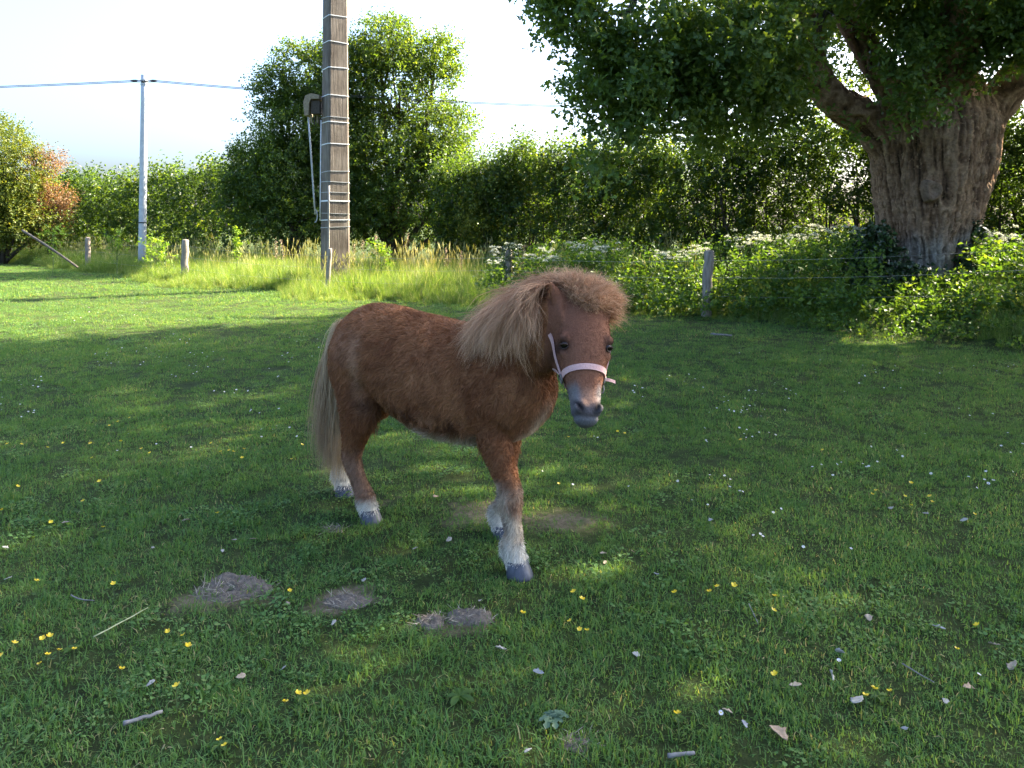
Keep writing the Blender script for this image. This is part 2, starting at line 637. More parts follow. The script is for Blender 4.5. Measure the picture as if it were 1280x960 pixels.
def build_meadow():
    rng = np.random.default_rng(4)
    src = []
    for i in range(4):
        v, f, r = blades(60, .16, .22, .55, .0075, rng, .38, 3, .12)
        src.append(source('meadow_tuft', v, f, r, M_TALL))
    for i in range(2):      # with seed heads
        v, f, r = blades(30, .14, .45, .72, .005, rng, .22, 3, .2)
        mb = Mesh(); mb.add(v, f, r)
        for _ in range(9):
            a, rr = rng.uniform(0, 6.28), rng.uniform(0, .12)
            x, y = math.cos(a) * rr, math.sin(a) * rr
            h = rng.uniform(.5, .8); lx, ly = rng.normal(0, .08, 2)
            mb.tube([(x, y, 0), (x + lx * .5, y + ly * .5, h * .6), (x + lx, y + ly, h)], [.0022, .0018, .0012], 3, rnd=.92)
            mb.tube([(x + lx, y + ly, h - .09), (x + lx * 1.1, y + ly * 1.1, h - .03), (x + lx * 1.2, y + ly * 1.2, h + .03)], [.002, .0075, .002], 4, rnd=.95)
        src.append(source('meadow_tuft', np.concatenate(mb.v), [np.concatenate(f) for f in mb.f.values()], np.concatenate(mb.r), M_TALL))
    n = 9000
    x = rng.uniform(-26, 3.5, n)
    yf = np.interp(x, FX, FY)
    d = rng.uniform(-1.3, 5.5, n)
    y = yf + d / .8
    p = np.stack([x * .5, y * .5, x * 0], 1)
    edge = fbm(p, 3, 71)
    lo = np.interp(x, [-20, -9, -4, 0, 4], [-.9, -.6, -.8, -.9, -.3]) + (edge - .5) * 2.2
    k = d > lo
    x, y, d, edge, lo = x[k], y[k], d[k], edge[k], lo[k]
    s = (.55 + .6 * edge) * rng.uniform(.75, 1.2, len(x)) * (.35 + .65 * smoothstep(0, .9, d - lo)) 
    s *= np.interp(x, [-20, -10, -5, 0], [1.4, 1.3, 1.25, 1.1])
    idx = np.where((rng.uniform(0, 1, len(x)) < .07) & (d > .3), rng.integers(4, 6, len(x)), rng.integers(0, 4, len(x)))
    PT = np.stack([x, y, ground_z(x, y)], 1)
    rot = np.stack([rng.normal(0, .1, len(x)), rng.normal(0, .1, len(x)), rng.uniform(0, 6.28, len(x))], 1)
    o = link('tall_grass', bpy.data.meshes.new('tall_grass'))
    tag(o, 'tall uncut meadow grass with seed heads along the fence', 'tall grass', None, 'stuff')
    gn_scatter(o, src, PT, rot, s, idx)
    # rough shaded grass on the right-hand bank
    n = 5200
    x = rng.uniform(1.0, 12, n)
    d = rng.uniform(-2.1, 2.5, n)
    y = np.interp(x, FX, FY) + d / .8
    lo = np.interp(x, [1, 3, 4.5, 6], [-.2, -.15, -.7, -1.5]) + (fbm(np.stack([x * .9, y * .9, x * 0], 1), 3, 72) - .5) * .9
    k = d > lo
    x, y, d, lo = x[k], y[k], d[k], lo[k]
    s = .55 * rng.uniform(.5, 1.2, len(x)) * (.4 + .6 * smoothstep(0, .7, d - lo))
    bpx = 640 + FPX * x / y
    s = s * np.where((bpx > 1085) & (bpx < 1225), .45, 1.0)
    PT = np.stack([x, y, ground_z(x, y)], 1)
    rot = np.stack([rng.normal(0, .15, len(x)), rng.normal(0, .15, len(x)), rng.uniform(0, 6.28, len(x))], 1)
    o = link('bank_grass', bpy.data.meshes.new('bank_grass'))
    tag(o, 'rough shaded grass on the bank below the oak', 'grass', None, 'stuff')
    gn_scatter(o, src[:4], PT, rot, s, rng.integers(0, 4, len(x)))
if TEST not in ('pony',):
    build_lawn()
    build_meadow()

# ------------------------------------------------------------------ foliage
M_BARK = plain_mat('rough_bark', (.030, .024, .018), (.10, .082, .065), 14, .95, .7, .1, (1, 1, .3), dist=.03)
M_HEDGE = leaf_mat('hedge_leaf', [(0, (.020, .042, .010)), (.45, (.040, .078, .016)), (.8, (.075, .125, .026)), (1, (.15, .18, .04))], trans=.5, tcol=(2.6, 2.2, .5), rough=.42, spec=.35)
M_TREE = leaf_mat('field_maple_leaf', [(0, (.025, .052, .011)), (.5, (.052, .098, .020)), (1, (.11, .16, .034))], trans=.5, tcol=(2.7, 2.2, .5), rough=.45, spec=.35)
M_PALE = leaf_mat('hazed_leaf', [(0, (.07, .11, .05)), (.6, (.13, .19, .08)), (1, (.20, .25, .13))], trans=.42, tcol=(1.4, 1.35, .7), rough=.55)  # paleness puts the haze of distance into the leaf colour
M_GOLD = leaf_mat('golden_leaf', [(0, (.050, .085, .014)), (.5, (.11, .15, .022)), (1, (.22, .22, .035))], trans=.42, tcol=(1.6, 1.4, .5), rough=.5)
M_COPPER = leaf_mat('copper_leaf', [(0, (.10, .075, .03)), (.5, (.20, .12, .055)), (1, (.34, .20, .10))], trans=.4, tcol=(1.5, 1.1, .6), rough=.55)
M_OAK = leaf_mat('oak_leaf', [(0, (.048, .095, .022)), (.5, (.085, .148, .034)), (1, (.130, .190, .045))], trans=.5, tcol=(2.0, 1.7, .5), rough=.45, spec=.4, patch=.2, patch_scale=.9)
M_IVY = leaf_mat('ivy_leaf', [(0, (.012, .030, .010)), (.6, (.028, .058, .018)), (1, (.06, .10, .03))], trans=.15, rough=.35, spec=.5)
M_WEED = leaf_mat('weed_leaf', [(0, (.035, .075, .015)), (.5, (.065, .125, .024)), (1, (.14, .20, .04))], trans=.46, tcol=(2.2, 2.0, .5), rough=.5)
M_SPROUT = leaf_mat('sprout_leaf', [(0, (.10, .18, .02)), (.6, (.16, .26, .03)), (1, (.24, .33, .05))], trans=.45, tcol=(1.4, 1.35, .5), rough=.5)

def blob_points(blobs, n, rng, inner=.35, gate=.0, gscale=1.1, seed=0, lump_=.55):
    B = np.asarray(blobs, float)
    wgt = (B[:, 3] * B[:, 4] * B[:, 5]) ** .75
    if B.shape[1] > 6:
        wgt = wgt * B[:, 6]
    k = rng.choice(len(B), n, p=wgt / wgt.sum())
    d = rand_dirs(n, rng)
    u = rng.uniform(inner ** 2, 1, n) ** .5
    p = B[k, :3] + d * B[k, 3:6] * u[:, None]
    # lumpy outline
    lump = fbm(p * gscale, 3, seed)
    p = p + d * ((lump - .5) * lump_ * B[k, 3:6].mean(1))[:, None]
    if gate > 0:
        keep = fbm(p * gscale * 1.9 + 31, 2, seed + 5) > gate
        p, d = p[keep], d[keep]
    return p, d

def foliage(blobs, n, rng, nl, size, length, tmpl, out=.55, upd=.35, inner=.35, gate=.0, gscale=1.1, seed=0, keep=None, sag=.0, up=.5, lump=.55):
    p, d = blob_points(blobs, n, rng, inner, gate, gscale, seed, lump)
    if keep is not None:
        k = keep(p)
        p, d = p[k], d[k]
    sd_ = d * out + rng.normal(0, .5, p.shape)
    sd_[:, 2] += upd
    rn = np.clip(rng.normal(.45, .2, len(p)), 0, 1)
    return shoots(p, sd_, rng.uniform(.7, 1.3, len(p)) * length, nl, size, tmpl, rng, up=up, rnd=rn, sag=sag)

def branchy(base, blobs, rng, r0, mb=None, n=None):
    """limbs from the base into the crown's lobes"""
    mb = mb or Mesh()
    for b in blobs[:n]:
        c = np.array(b[:3], float)
        mid = (np.array(base) * .55 + c * .45) + rng.normal(0, .12, 3) * np.linalg.norm(c - base) * .3
        mid[2] = base[2] + (c[2] - base[2]) * .5
        q = [np.array(base) + rng.normal(0, .05, 3) * [1, 1, 0], mid, c]
        mb.tube(bez(q, 8), np.linspace(r0, r0 * .18, 8), 7)
        for _ in range(4):
            e = c + rand_dirs(1, rng)[0] * np.array(b[3:6]) * .85
            s = mid * .4 + c * .6
            mb.tube(bez([s, (s + e) / 2 + rng.normal(0, .1, 3), e], 6), np.linspace(r0 * .3, r0 * .05, 6), 5)
    return mb

def bez(q, n):
    q = [np.asarray(p, float) for p in q]
    t = np.linspace(0, 1, n)[:, None]
    if len(q) == 3:
        return (1 - t) ** 2 * q[0] + 2 * t * (1 - t) * q[1] + t ** 2 * q[2]
    if len(q) == 4:
        return (1 - t) ** 3 * q[0] + 3 * t * (1 - t) ** 2 * q[1] + 3 * t ** 2 * (1 - t) * q[2] + t ** 3 * q[3]
    # polyline resampled smoothly (Catmull-Rom)
    out = []
    Q = [2 * q[0] - q[1]] + q + [2 * q[-1] - q[-2]]
    m = len(q) - 1
    for tt in np.linspace(0, m - 1e-6, n):
        i = int(tt); f = tt - i
        a, b, c, d = Q[i], Q[i + 1], Q[i + 2], Q[i + 3]
        out.append(.5 * ((2 * b) + (c - a) * f + (2 * a - 5 * b + 4 * c - d) * f ** 2 + (3 * b - a - 3 * c + d) * f ** 3))
    return np.array(out)

HX = np.array([-40, -24, -14, -9, -1, 4, 9, 14, 20, 30])
HY = np.array([48, 36.5, 29.5, 26, 21, 17.6, 14.8, 11.8, 8.0, 1.0])

def hedge(name, x0, x1, n, nl, size, hgt, depth, seed, gate, label, m, stems=40, parent=None):
    rng = np.random.default_rng(seed)
    x = rng.uniform(x0, x1, n)
    yc = np.interp(x, HX, HY)
    z0 = ground_z(x, yc)
    top = np.interp(x, hgt[0], hgt[1]) * (1 + (fbm(np.stack([x * .9, yc * .9, x * 0], 1), 3, seed) - .5) * .30)
    # mostly the two faces and the top
    u = rng.uniform(-1, 1, n)
    wv = np.sign(u) * np.abs(u) ** .55 * depth
    h = rng.uniform(0, 1, n) ** .85
    wv *= (1 - .55 * h ** 3)
    z = z0 + .05 + h * top
    face = (fbm(np.stack([x * 1.3, yc * 0 + np.sign(wv) * 5, z * 1.3], 1), 3, seed + 3) - .5)
    y = yc + wv / .8 + face * 1.1
    p = np.stack([x, y, z], 1)
    k = fbm(p * 1.5, 2, seed + 8) > gate + .10 * (1 - h)
    p, h, wv = p[k], h[k], wv[k]
    d = rng.normal(0, .5, p.shape)
    d[:, 1] += np.sign(wv) * .5
    d[:, 2] += .5 + h * .5
    rn = np.clip(rng.normal(.42, .2, len(p)), 0, 1)
    L = rng.uniform(.16, .4, len(p)) * (1 + (h > .93) * 1.3)
    v, f, r = shoots(p, d, L, nl, size, LEAF_OVAL, rng, rnd=rn)
    root = empty(name, (float((x0 + x1) / 2), float(np.interp((x0 + x1) / 2, HX, HY)), 0))
    tag(root, label, 'hedge')
    link('leaves', np_mesh('leaves', v, f, {'rnd': r}), m, root)
    mb = Mesh()
    for _ in range(stems):
        xx = rng.uniform(x0, x1)
        yy = np.interp(xx, HX, HY) + rng.uniform(-.6, .6)
        zz = gz(xx, yy) - .1
        hh = np.interp(xx, hgt[0], hgt[1]) * rng.uniform(.6, .95)
        a = np.array([xx, yy, zz])
        e = a + [rng.normal(0, .35), rng.normal(0, .3), hh]
        pts = bez([a, (a + e) / 2 + rng.normal(0, .12, 3), e], 7)
        mb.tube(pts, np.linspace(rng.uniform(.02, .05), .006, 7), 5)
        for _ in range(3):
            s = pts[rng.integers(2, 6)]
            e2 = s + [rng.normal(0, .5), rng.normal(0, .4), rng.uniform(.3, 1.0)]
            mb.tube([s, (s + e2) / 2 + rng.normal(0, .06, 3), e2], [.012, .009, .004], 4)
    tag(mb.build('stems', M_BARK, root), kind='stuff')
    return root

def tree(name, label, base, blobs, n, nl, size, length, m, seed, r0=.12, tmpl=LEAF_OVAL, gate=.36, limbs=None, inner=.35, group=None, gscale=1.1, **kw):
    rng = np.random.default_rng(seed)
    root = empty(name, tuple(base))
    tag(root, label, kw.pop('cat', 'tree'), group)
    v, f, r = foliage(blobs, n, rng, nl, size, length, tmpl, gate=gate, seed=seed, inner=inner, gscale=gscale, **kw)
    link('crown', np_mesh('crown', v, f, {'rnd': r}), m, root)
    mb = branchy(np.array(base), blobs, rng, r0, None, limbs)
    mb.build('trunk', M_BARK, root, True)
    return root

def B(px, py, Y, rx, ry, dep, wgt=1.0):
    """crown lobe given where it is seen: pixel, depth, radii in pixels, depth radius in m"""
    c = P(px, py, Y)
    return (c[0], c[1], c[2], rx * Y / FPX, dep, ry * Y / FPX, wgt)

if TEST not in ('pony',):
    hedge('hedge', -26, -8.5, 8500, 7, .145, ([-26, -8], [3.1, 3.3]), .9, 11, .30, 'dark leafy hedge behind the grey metal pole', M_HEDGE, 40)
    hedge('hedge', -2.2, 3.9, 10500, 8, .094, ([-3, 0, 4], [2.7, 2.95, 2.85]), .8, 12, .33, 'loose pale topped hedge between the bushy tree and the oak leaves', M_HEDGE, 40)
    hedge('hedge', 3.95, 16, 22000, 8, .086, ([3.9, 9, 18], [2.9, 2.75, 2.7]), .75, 13, .33, 'dense clipped dark hedge behind the oak trunk', M_HEDGE, 90)
    # tall bushy trees in the hedge line
    YB = 26.0
    tree('bushy_tree', 'tall bushy hedgerow tree standing behind the big wooden pole', P(492, 300, YB) * [1, 1, 0],
         [B(500, 100, YB, 82, 62, 1.9), B(475, 60, YB, 48, 38, 1.3), B(545, 75, YB, 36, 36, 1.1), B(540, 170, YB, 52, 60, 1.8), B(490, 200, YB, 90, 70, 2.0), B(500, 265, YB, 95, 45, 1.9), B(568, 225, YB - .5, 30, 50, 1.2), B(428, 95, YB, 46, 50, 1.4), B(432, 185, YB, 52, 62, 1.6), B(430, 262, YB, 60, 44, 1.6), B(585, 260, YB - 1, 30, 36, 1.1)],
         14500, 8, .112, .42, M_TREE, 21, .16, gate=.36, gscale=.8, lump=.95)
    tree('bushy_tree', 'lower spreading hedgerow tree left of the big wooden pole', P(372, 300, YB - 1) * [1, 1, 0],
         [B(385, 95, YB - 1, 38, 42, 1.3), B(345, 115, YB - 1, 26, 24, .9), B(372, 165, YB - 1, 56, 45, 1.5), B(355, 220, YB - 1, 66, 50, 1.6), B(365, 265, YB - 1, 76, 44, 1.6), B(318, 225, YB - 1, 30, 42, 1.1)],
         9000, 8, .10, .42, M_TREE, 22, .13, gate=.38, gscale=.8, lump=.95)
    tree('pale_bush', 'yellow green leafy bush growing beside the bushy tree', P(625, 300, 20.6) * [1, 1, 0],
         [B(615, 245, 20.6, 38, 32, .9), B(655, 240, 20.4, 34, 28, .9), B(600, 275, 20.4, 30, 24, .8)], 2600, 7, .075, .32, M_GOLD, 23, .05, cat='bush', gate=.38)
    # left edge
    YL = 28.5
    tree('golden_tree', 'yellow green garden tree at the left edge of the lawn', P(5, 300, YL) * [1, 1, 0],
         [B(-5, 185, YL, 44, 40, 1.2), B(25, 215, YL, 34, 32, 1.0), B(-30, 240, YL, 60, 50, 1.2), B(15, 255, YL, 38, 34, 1.0), B(-15, 285, YL, 50, 30, 1.0), B(-80, 200, YL, 50, 60, 1.2), B(25, 285, YL - .2, 36, 26, .9), B(60, 285, YL, 30, 22, .8, .8)],
         7600, 8, .10, .5, M_GOLD, 24, .10, gate=.38, lump=.9)
    tree('copper_shrub', 'coppery brown leaved shrub overhanging beside the golden tree', P(62, 305, YL + .4) * [1, 1, 0],
         [B(55, 205, YL + .4, 24, 18, .6), B(72, 250, YL + .4, 22, 22, .6), B(50, 235, YL + .2, 26, 24, .6), B(80, 268, YL + .4, 12, 14, .4), B(60, 280, YL + .3, 26, 24, .6)],
         2000, 7, .075, .36, M_COPPER, 25, .05, cat='shrub', gate=.50, lump=1.0)
    # field trees far beyond the hedge
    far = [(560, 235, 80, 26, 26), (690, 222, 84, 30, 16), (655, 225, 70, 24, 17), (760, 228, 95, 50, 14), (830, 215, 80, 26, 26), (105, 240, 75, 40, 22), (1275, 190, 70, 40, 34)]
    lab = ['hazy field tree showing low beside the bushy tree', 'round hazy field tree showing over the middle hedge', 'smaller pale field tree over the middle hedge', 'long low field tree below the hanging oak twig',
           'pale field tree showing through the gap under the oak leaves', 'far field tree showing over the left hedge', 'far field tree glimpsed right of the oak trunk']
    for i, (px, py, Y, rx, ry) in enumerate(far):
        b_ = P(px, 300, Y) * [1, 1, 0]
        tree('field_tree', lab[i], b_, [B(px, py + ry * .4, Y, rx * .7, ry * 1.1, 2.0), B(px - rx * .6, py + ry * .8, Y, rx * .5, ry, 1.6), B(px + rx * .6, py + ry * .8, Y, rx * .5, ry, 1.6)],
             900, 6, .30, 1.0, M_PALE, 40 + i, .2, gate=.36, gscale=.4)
# ================================================================== the great oak
OY = 12.3
def build_oak():
    rng = np.random.default_rng(61)
    root = empty('oak_tree', (float(P(1158, 300, OY)[0]), OY, gz(float(P(1158, 300, OY)[0]), OY)))
    tag(root, 'huge old pollard oak with a broad furrowed trunk overhanging the lawn', 'tree')
    parts = []
    # bole: row, left edge, right edge in the picture -> radius at the trunk's depth
    prof = [(400, 1080, 1232), (385, 1092, 1222), (365, 1103, 1212), (345, 1107, 1207), (320, 1103, 1212), (290, 1097, 1220), (255, 1092, 1232), (220, 1090, 1241), (190, 1087, 1247), (165, 1086, 1250), (135, 1092, 1242), (105, 1106, 1228), (80, 1125, 1208)]
    V = []
    sides = 40
    ang = np.linspace(0, 2 * np.pi, sides, endpoint=False)
    for py, l, r in prof:
        c = P((l + r) / 2, py, OY)
        R = (r - l) / 2 * (OY - .3) / FPX * .93
        lob = 1 + .07 * np.sin(ang * 3 + 1.0) + .045 * np.sin(ang * 5 + 2 + py * .01) + .03 * np.sin(ang * 9 + py * .012)
        V.append(np.stack([c[0] + R * lob * np.cos(ang), OY + R * .92 * lob * np.sin(ang), np.full(sides, c[2])], 1))
    n = len(prof)
    v = np.concatenate(V)
    i = np.arange(n - 1)[:, None] * sides; j = np.arange(sides)[None]; j2 = (j + 1) % sides
    q = np.stack([i + j, i + j2, i + sides + j2, i + sides + j], -1).reshape(-1, 4)
    caps = np.array([list(range(sides))[::-1], [(n - 1) * sides + s for s in range(sides)]])
    parts.append((v, [q, caps]))
    limbs = [
        ([P(1135, 190, OY), P(1085, 150, OY), P(1040, 122, OY - .2), P(1018, 85, OY - .4), P(1012, 50, OY - .6), P(985, -30, OY - 1.2), P(930, -150, OY - 2), P(850, -260, OY - 3)], [.46, .29, .25, .23, .21, .18, .14, .08]),
        ([P(1150, 150, OY - .3), P(1112, 108, OY - .4), P(1078, 50, OY - .5), P(1045, -10, OY - .6), P(1010, -110, OY - .7), P(1000, -260, OY)], [.45, .23, .20, .18, .15, .09]),
        ([P(1200, 175, OY), P(1240, 135, OY), P(1285, 80, OY + .1), P(1350, 20, OY + .2), P(1450, -80, OY + .3), P(1580, -160, OY + .2)], [.48, .32, .27, .24, .20, .11]),
        ([P(1175, 130, OY), P(1175, 40, OY), P(1160, -60, OY + .2), P(1185, -230, OY + .3), P(1170, -420, OY)], [.6, .42, .34, .24, .12]),
        ([P(1180, 130, OY + .5), P(1190, 60, OY + 1.4), P(1150, -20, OY + 2.8), P(1080, -120, OY + 4.5), P(1050, -200, OY + 6)], [.4, .30, .24, .16, .08]),
        ([P(1180, 110, OY - .5), P(1210, -10, OY - 1.6), P(1250, -140, OY - 3.0), P(1280, -350, OY - 4.6), P(1280, -700, OY - 6.5)], [.4, .27, .22, .16, .08]),
    ]
    for pts, rad in limbs:
        k = len(pts) * 5
        pp = bez(pts, k)
        rr = np.interp(np.linspace(0, 1, k), np.linspace(0, 1, len(rad)), rad)
        parts.append(tube(pp, rr, 14))
    me = remesh_union(parts, .029, 2)
    co, no = mesh_co(me), mesh_no(me)
    # bark furrows: long vertical plates, twisting a little
    a = np.arctan2(co[:, 1] - OY, co[:, 0] - P(1160, 0, OY)[0])
    hz = co[:, 2]
    lim = smoothstep(3.0, 4.0, hz)
    q = np.stack([a * 5.2 + hz * .42 * (1 - lim), hz * .95, a * 0 + lim * 3], 1)
    ridg = 1 - np.abs(2 * vnoise(q * [3.8, 1.7, 1] + (fbm(co * 3.2, 2, 4)[:, None] - .5) * 2.6, 3) - 1)
    ridg2 = 1 - np.abs(2 * vnoise(q * [7.0, 3.4, 1] + (fbm(co * 5.2, 2, 6)[:, None] - .5) * 2.0, 8) - 1)
    loose = fbm(co * 9, 3, 14)
    hgt = (ridg ** 1.5) * .040 + (ridg2 ** 1.4) * .040 + (loose - .5) * .060 + (fbm(co * 1.6, 2, 2) - .5) * .07
    sc = np.where(hz > 3.2, .55, 1.0)
    co2 = co + no * ((hgt - .045) * sc)[:, None]
    me.vertices.foreach_set('co', co2.astype(np.float32).ravel())
    at = me.attributes.new('ridge', 'FLOAT', 'POINT')
    at.data.foreach_set('value', np.clip((ridg ** 1.5) * .65 + (ridg2 ** 1.4) * .35, 0, 1).astype(np.float32))
    # grey weathered foot, red-brown flaking middle, dull brown head (bark colours)
    red = smoothstep(.9, 1.5, hz + (fbm(co * 2.5, 2, 31) - .5) * 1.2)
    at = me.attributes.new('red', 'FLOAT', 'POINT')
    at.data.foreach_set('value', red.astype(np.float32))
    me.update()
    m, nt, b, out = mat('oak_bark')
    ar = nt.nodes.new('ShaderNodeAttribute'); ar.attribute_name = 'ridge'
    ad = nt.nodes.new('ShaderNodeAttribute'); ad.attribute_name = 'red'
    pos = geo_pos(nt)
    n1 = noise_tex(nt, 22, 6, .7, pos)
    grey = ramp(nt, [(.15, (.060, .050, .040)), (.5, (.24, .205, .17)), (.85, (.46, .42, .37))], ar.outputs['Fac'])
    redr = ramp(nt, [(.15, (.045, .028, .018)), (.5, (.22, .130, .078)), (.9, (.40, .265, .17))], ar.outputs['Fac'])
    c = mixrgb(nt, ad.outputs['Fac'], grey.outputs[0], redr.outputs[0])
    fl = noise_tex(nt, 11, 5, .75, pos, .6)
    fr = ramp(nt, [(.58, (0, 0, 0)), (.66, (1, 1, 1))], fl.outputs['Fac'])
    fm = nt.nodes.new('ShaderNodeMath'); fm.operation = 'MULTIPLY'
    nt.links.new(fr.outputs[0], fm.inputs[0]); nt.links.new(ad.outputs['Fac'], fm.inputs[1])
    c = mixrgb(nt, fm.outputs[0], c, (.44, .29, .18))
    nv = ramp(nt, [(.3, (.45, .45, .45)), (.7, (1.3, 1.27, 1.22))], n1.outputs['Fac'])
    c = mixrgb(nt, 1.0, c, nv.outputs[0], 'MULTIPLY')
    nt.links.new(c, b.inputs['Base Color'])
    b.inputs['Roughness'].default_value = .95
    b.inputs['Specular IOR Level'].default_value = .12
    bump(nt, b, noise_tex(nt, 38, 6, .75, pos).outputs['Fac'], .9, .03)
    link('trunk', me, m, root, True)
    # healed scar on the bole
    c = P(1166, 238, OY - .86)
    mb = Mesh()
    aa = np.linspace(0, 2 * np.pi, 18, endpoint=False)
    rr = 1 + .12 * np.sin(aa * 3 + 1)
    for k, (s, dy) in enumerate(((1.15, .10), (1.0, -.02), (.78, -.05), (.5, -.02), (.12, .0))):
        ring = np.stack([c[0] + .13 * s * rr * np.cos(aa), np.full(18, c[1] + dy), c[2] + .15 * s * rr * np.sin(aa)], 1)
        mb.v.append(ring); mb.r.append(np.full(18, .5))
    j = np.arange(18); j2 = (j + 1) % 18
    mb.f[4] = [np.concatenate([np.stack([k * 18 + j, k * 18 + j2, (k + 1) * 18 + j2, (k + 1) * 18 + j], 1) for k in range(4)])]
    mb.f[18] = [np.array([[4 * 18 + s for s in range(18)]])]
    mb.n = 90
    mb.build('bark_scar', plain_mat('scar_wood', (.10, .066, .044), (.24, .165, .115), 18, .95, .9, .1), root, True)

    # branches into the crown
    ends = [P(700, 10, 9.6), P(745, 120, 9.6), P(820, 90, 10), P(900, 60, 10.2), P(960, 120, 11), P(880, -60, 9), P(1040, 20, 10.8), P(760, -80, 9.5), P(690, -150, 11), P(840, -250, 8), P(1000, -300, 8), P(1180, -100, 9), P(1300, -100, 12), P(760, -120, 14), P(900, -160, 16)]
    mb = Mesh()
    s0 = [P(985, -30, OY - 1.2), P(1012, 50, OY - .6), P(930, -150, OY - 2), P(1045, -10, OY - .6), P(1010, -110, OY - .7)]
    for e in ends:
        s = s0[int(np.argmin([np.linalg.norm(q - e) for q in s0]))]
        L = np.linalg.norm(e - s)
        mid = (s + e) / 2 + np.array([0, 0, .12 * L]) + rng.normal(0, .06 * L, 3)
        pp = bez([s, mid, e], 12)
        mb.tube(pp, np.linspace(.03 + .018 * L, .012, 12), 7)
        for k in (4, 6, 8, 9, 10):
            for _ in range(2):
                d = rand_dirs(1, rng)[0]
                e2 = pp[k] + d * rng.uniform(.4, 1.1) + [0, 0, -.15]
                q = bez([pp[k], (pp[k] + e2) / 2 + rng.normal(0, .08, 3), e2], 6)
                mb.tube(q, np.linspace(.022, .005, 6), 4)
    mb.build('branches', M_BARK, root, True)

    # leaves within sight: drooping outer skirt of the crown
    vis = [B(716, 10, 9.6, 44, 34, .8), B(690, -8, 9.6, 24, 16, .5), B(752, 60, 9.7, 36, 34, .8), B(722, 112, 9.6, 24, 16, .5, 1.2), B(775, 120, 9.7, 44, 36, .9), B(782, 168, 9.6, 24, 16, .5, 1.2), B(740, 160, 9.6, 10, 12, .25), B(738, 205, 9.5, 12, 14, .22, 1.6),
           B(820, 60, 9.8, 60, 60, 1.0), B(845, 130, 10, 52, 30, .8), B(900, 60, 10, 70, 60, 1.1), B(915, 128, 10.6, 50, 20, .7), B(965, 80, 10.6, 52, 52, 1.0), B(985, 148, 11.3, 46, 13, .6), B(900, 172, 11.4, 70, 10, .5, .8), B(1040, 170, 11.8, 30, 10, .4, .6),
           B(1040, 30, 14.6, 70, 46, .8, .7), B(985, 110, 13.6, 34, 26, .6), B(1062, 95, 14.2, 26, 22, .5, .5), B(1132, 70, 10.8, 26, 26, .4), B(1150, 128, 10.8, 30, 16, .3), B(1125, 0, 10.8, 40, 26, .6), B(975, 5, 10.2, 26, 26, .6), B(1075, -22, 10.6, 60, 22, .7), B(1190, 10, 11, 70, 40, .9), B(1255, 20, 11, 50, 40, .9),
           B(1195, 80, 11.2, 36, 22, .4), B(1245, 65, 11.0, 30, 20, .4), B(1320, 10, 11, 60, 60, 1.0)]
    def project(p):
        return 640 + FPX * p[:, 0] / p[:, 1], HOR - FPX * (p[:, 2] - CAMZ) / p[:, 1]
    v1, f1, r1 = foliage(vis, 9000, rng, 7, .112, .34, LEAF_OAK, out=.5, upd=-.05, inner=.2, gate=.41, gscale=1.3, seed=63, sag=.25)
    # unseen rest of the crown above the picture, lobes shaped to shade the lawn
    high = []
    cx, cy = 6.9, 11.4
    for k in range(92):
        a = k * 2.39996; rr = 7.0 * math.sqrt((k + .5) / 92)
        x, y = cx + rr * math.cos(a) + rng.normal(0, .3), cy + rr * math.sin(a) + rng.normal(0, .3)
        zt = 12.2 - 5.4 * (rr / 7.0) ** 2
        z = rng.uniform(max(5.0, zt - 3.2), zt + .4)
        if y < 9.3 and x < 6.6 and z < 8.2:  # lobes left out to let skylight onto the skirt
            continue
        high.append((x, y, z, rng.uniform(1.4, 2.0), rng.uniform(1.4, 2.0), rng.uniform(.8, 1.2)))
    for q_ in ((10, 10.5, 7), (11.5, 11, 7.5), (9.5, 9.8, 6.5), (12.5, 11.8, 8), (11, 10, 6.5), (12.8, 10.6, 7.2), (13.6, 12.2, 8.4)):  # extra unseen lobes added to close a sunlit gap on the lawn
        high.append((*q_, 1.6, 1.6, 1.0))
    for k in range(14):  # unseen lobes added at the right to shade the bank
        high.append((rng.uniform(11.5, 16.5), rng.uniform(9.5, 15.5), rng.uniform(5.2, 7.6), 1.7, 1.7, 1.0))
    def keep(p):
        yy = np.maximum(p[:, 1], .5)
        px, py = 640 + FPX * p[:, 0] / yy, HOR - FPX * (p[:, 2] - CAMZ) / yy
        lowest = np.interp(px, [300, 560, 660, 760, 900, 1280], [-70, -60, -15, 20, 40, 60])
        kz = 1 / math.tan(SUN_EL)
        gx_, gy_ = p[:, 0] - kz * math.sin(SUN_AZ) * p[:, 2], p[:, 1] - kz * math.cos(SUN_AZ) * p[:, 2]
        back = (gx_ > 1.5) & (fence_d(gx_, gy_) > -1.3) & (fbm(p * .55 + 3, 2, 67) < .40)  # leaves cut away so that sun dapples the bank
        edge_ = 8.4 + .9 * (gx_ + 6.3) + (fbm(np.stack([gx_ * .6, gy_ * .6, gx_ * 0], 1), 2, 68) - .5) * 2.6
        back |= (gx_ < -2.3) & (gy_ > edge_)  # crown trimmed to set the edge of its shadow on the lawn
        return ((py < lowest) | (p[:, 1] < 1.0)) & ~back
    v2, f2, r2 = foliage(high, 15500, rng, 6, .19, .55, LEAF_OVAL, out=.5, upd=.15, inner=.1, gate=.12, gscale=.7, seed=66, keep=keep)
    me = np_mesh('crown', np.concatenate([v1, v2]), [f1, f2 + len(v1)], {'rnd': np.concatenate([r1, r2])})
    link('crown', me, M_OAK, root)
    return root

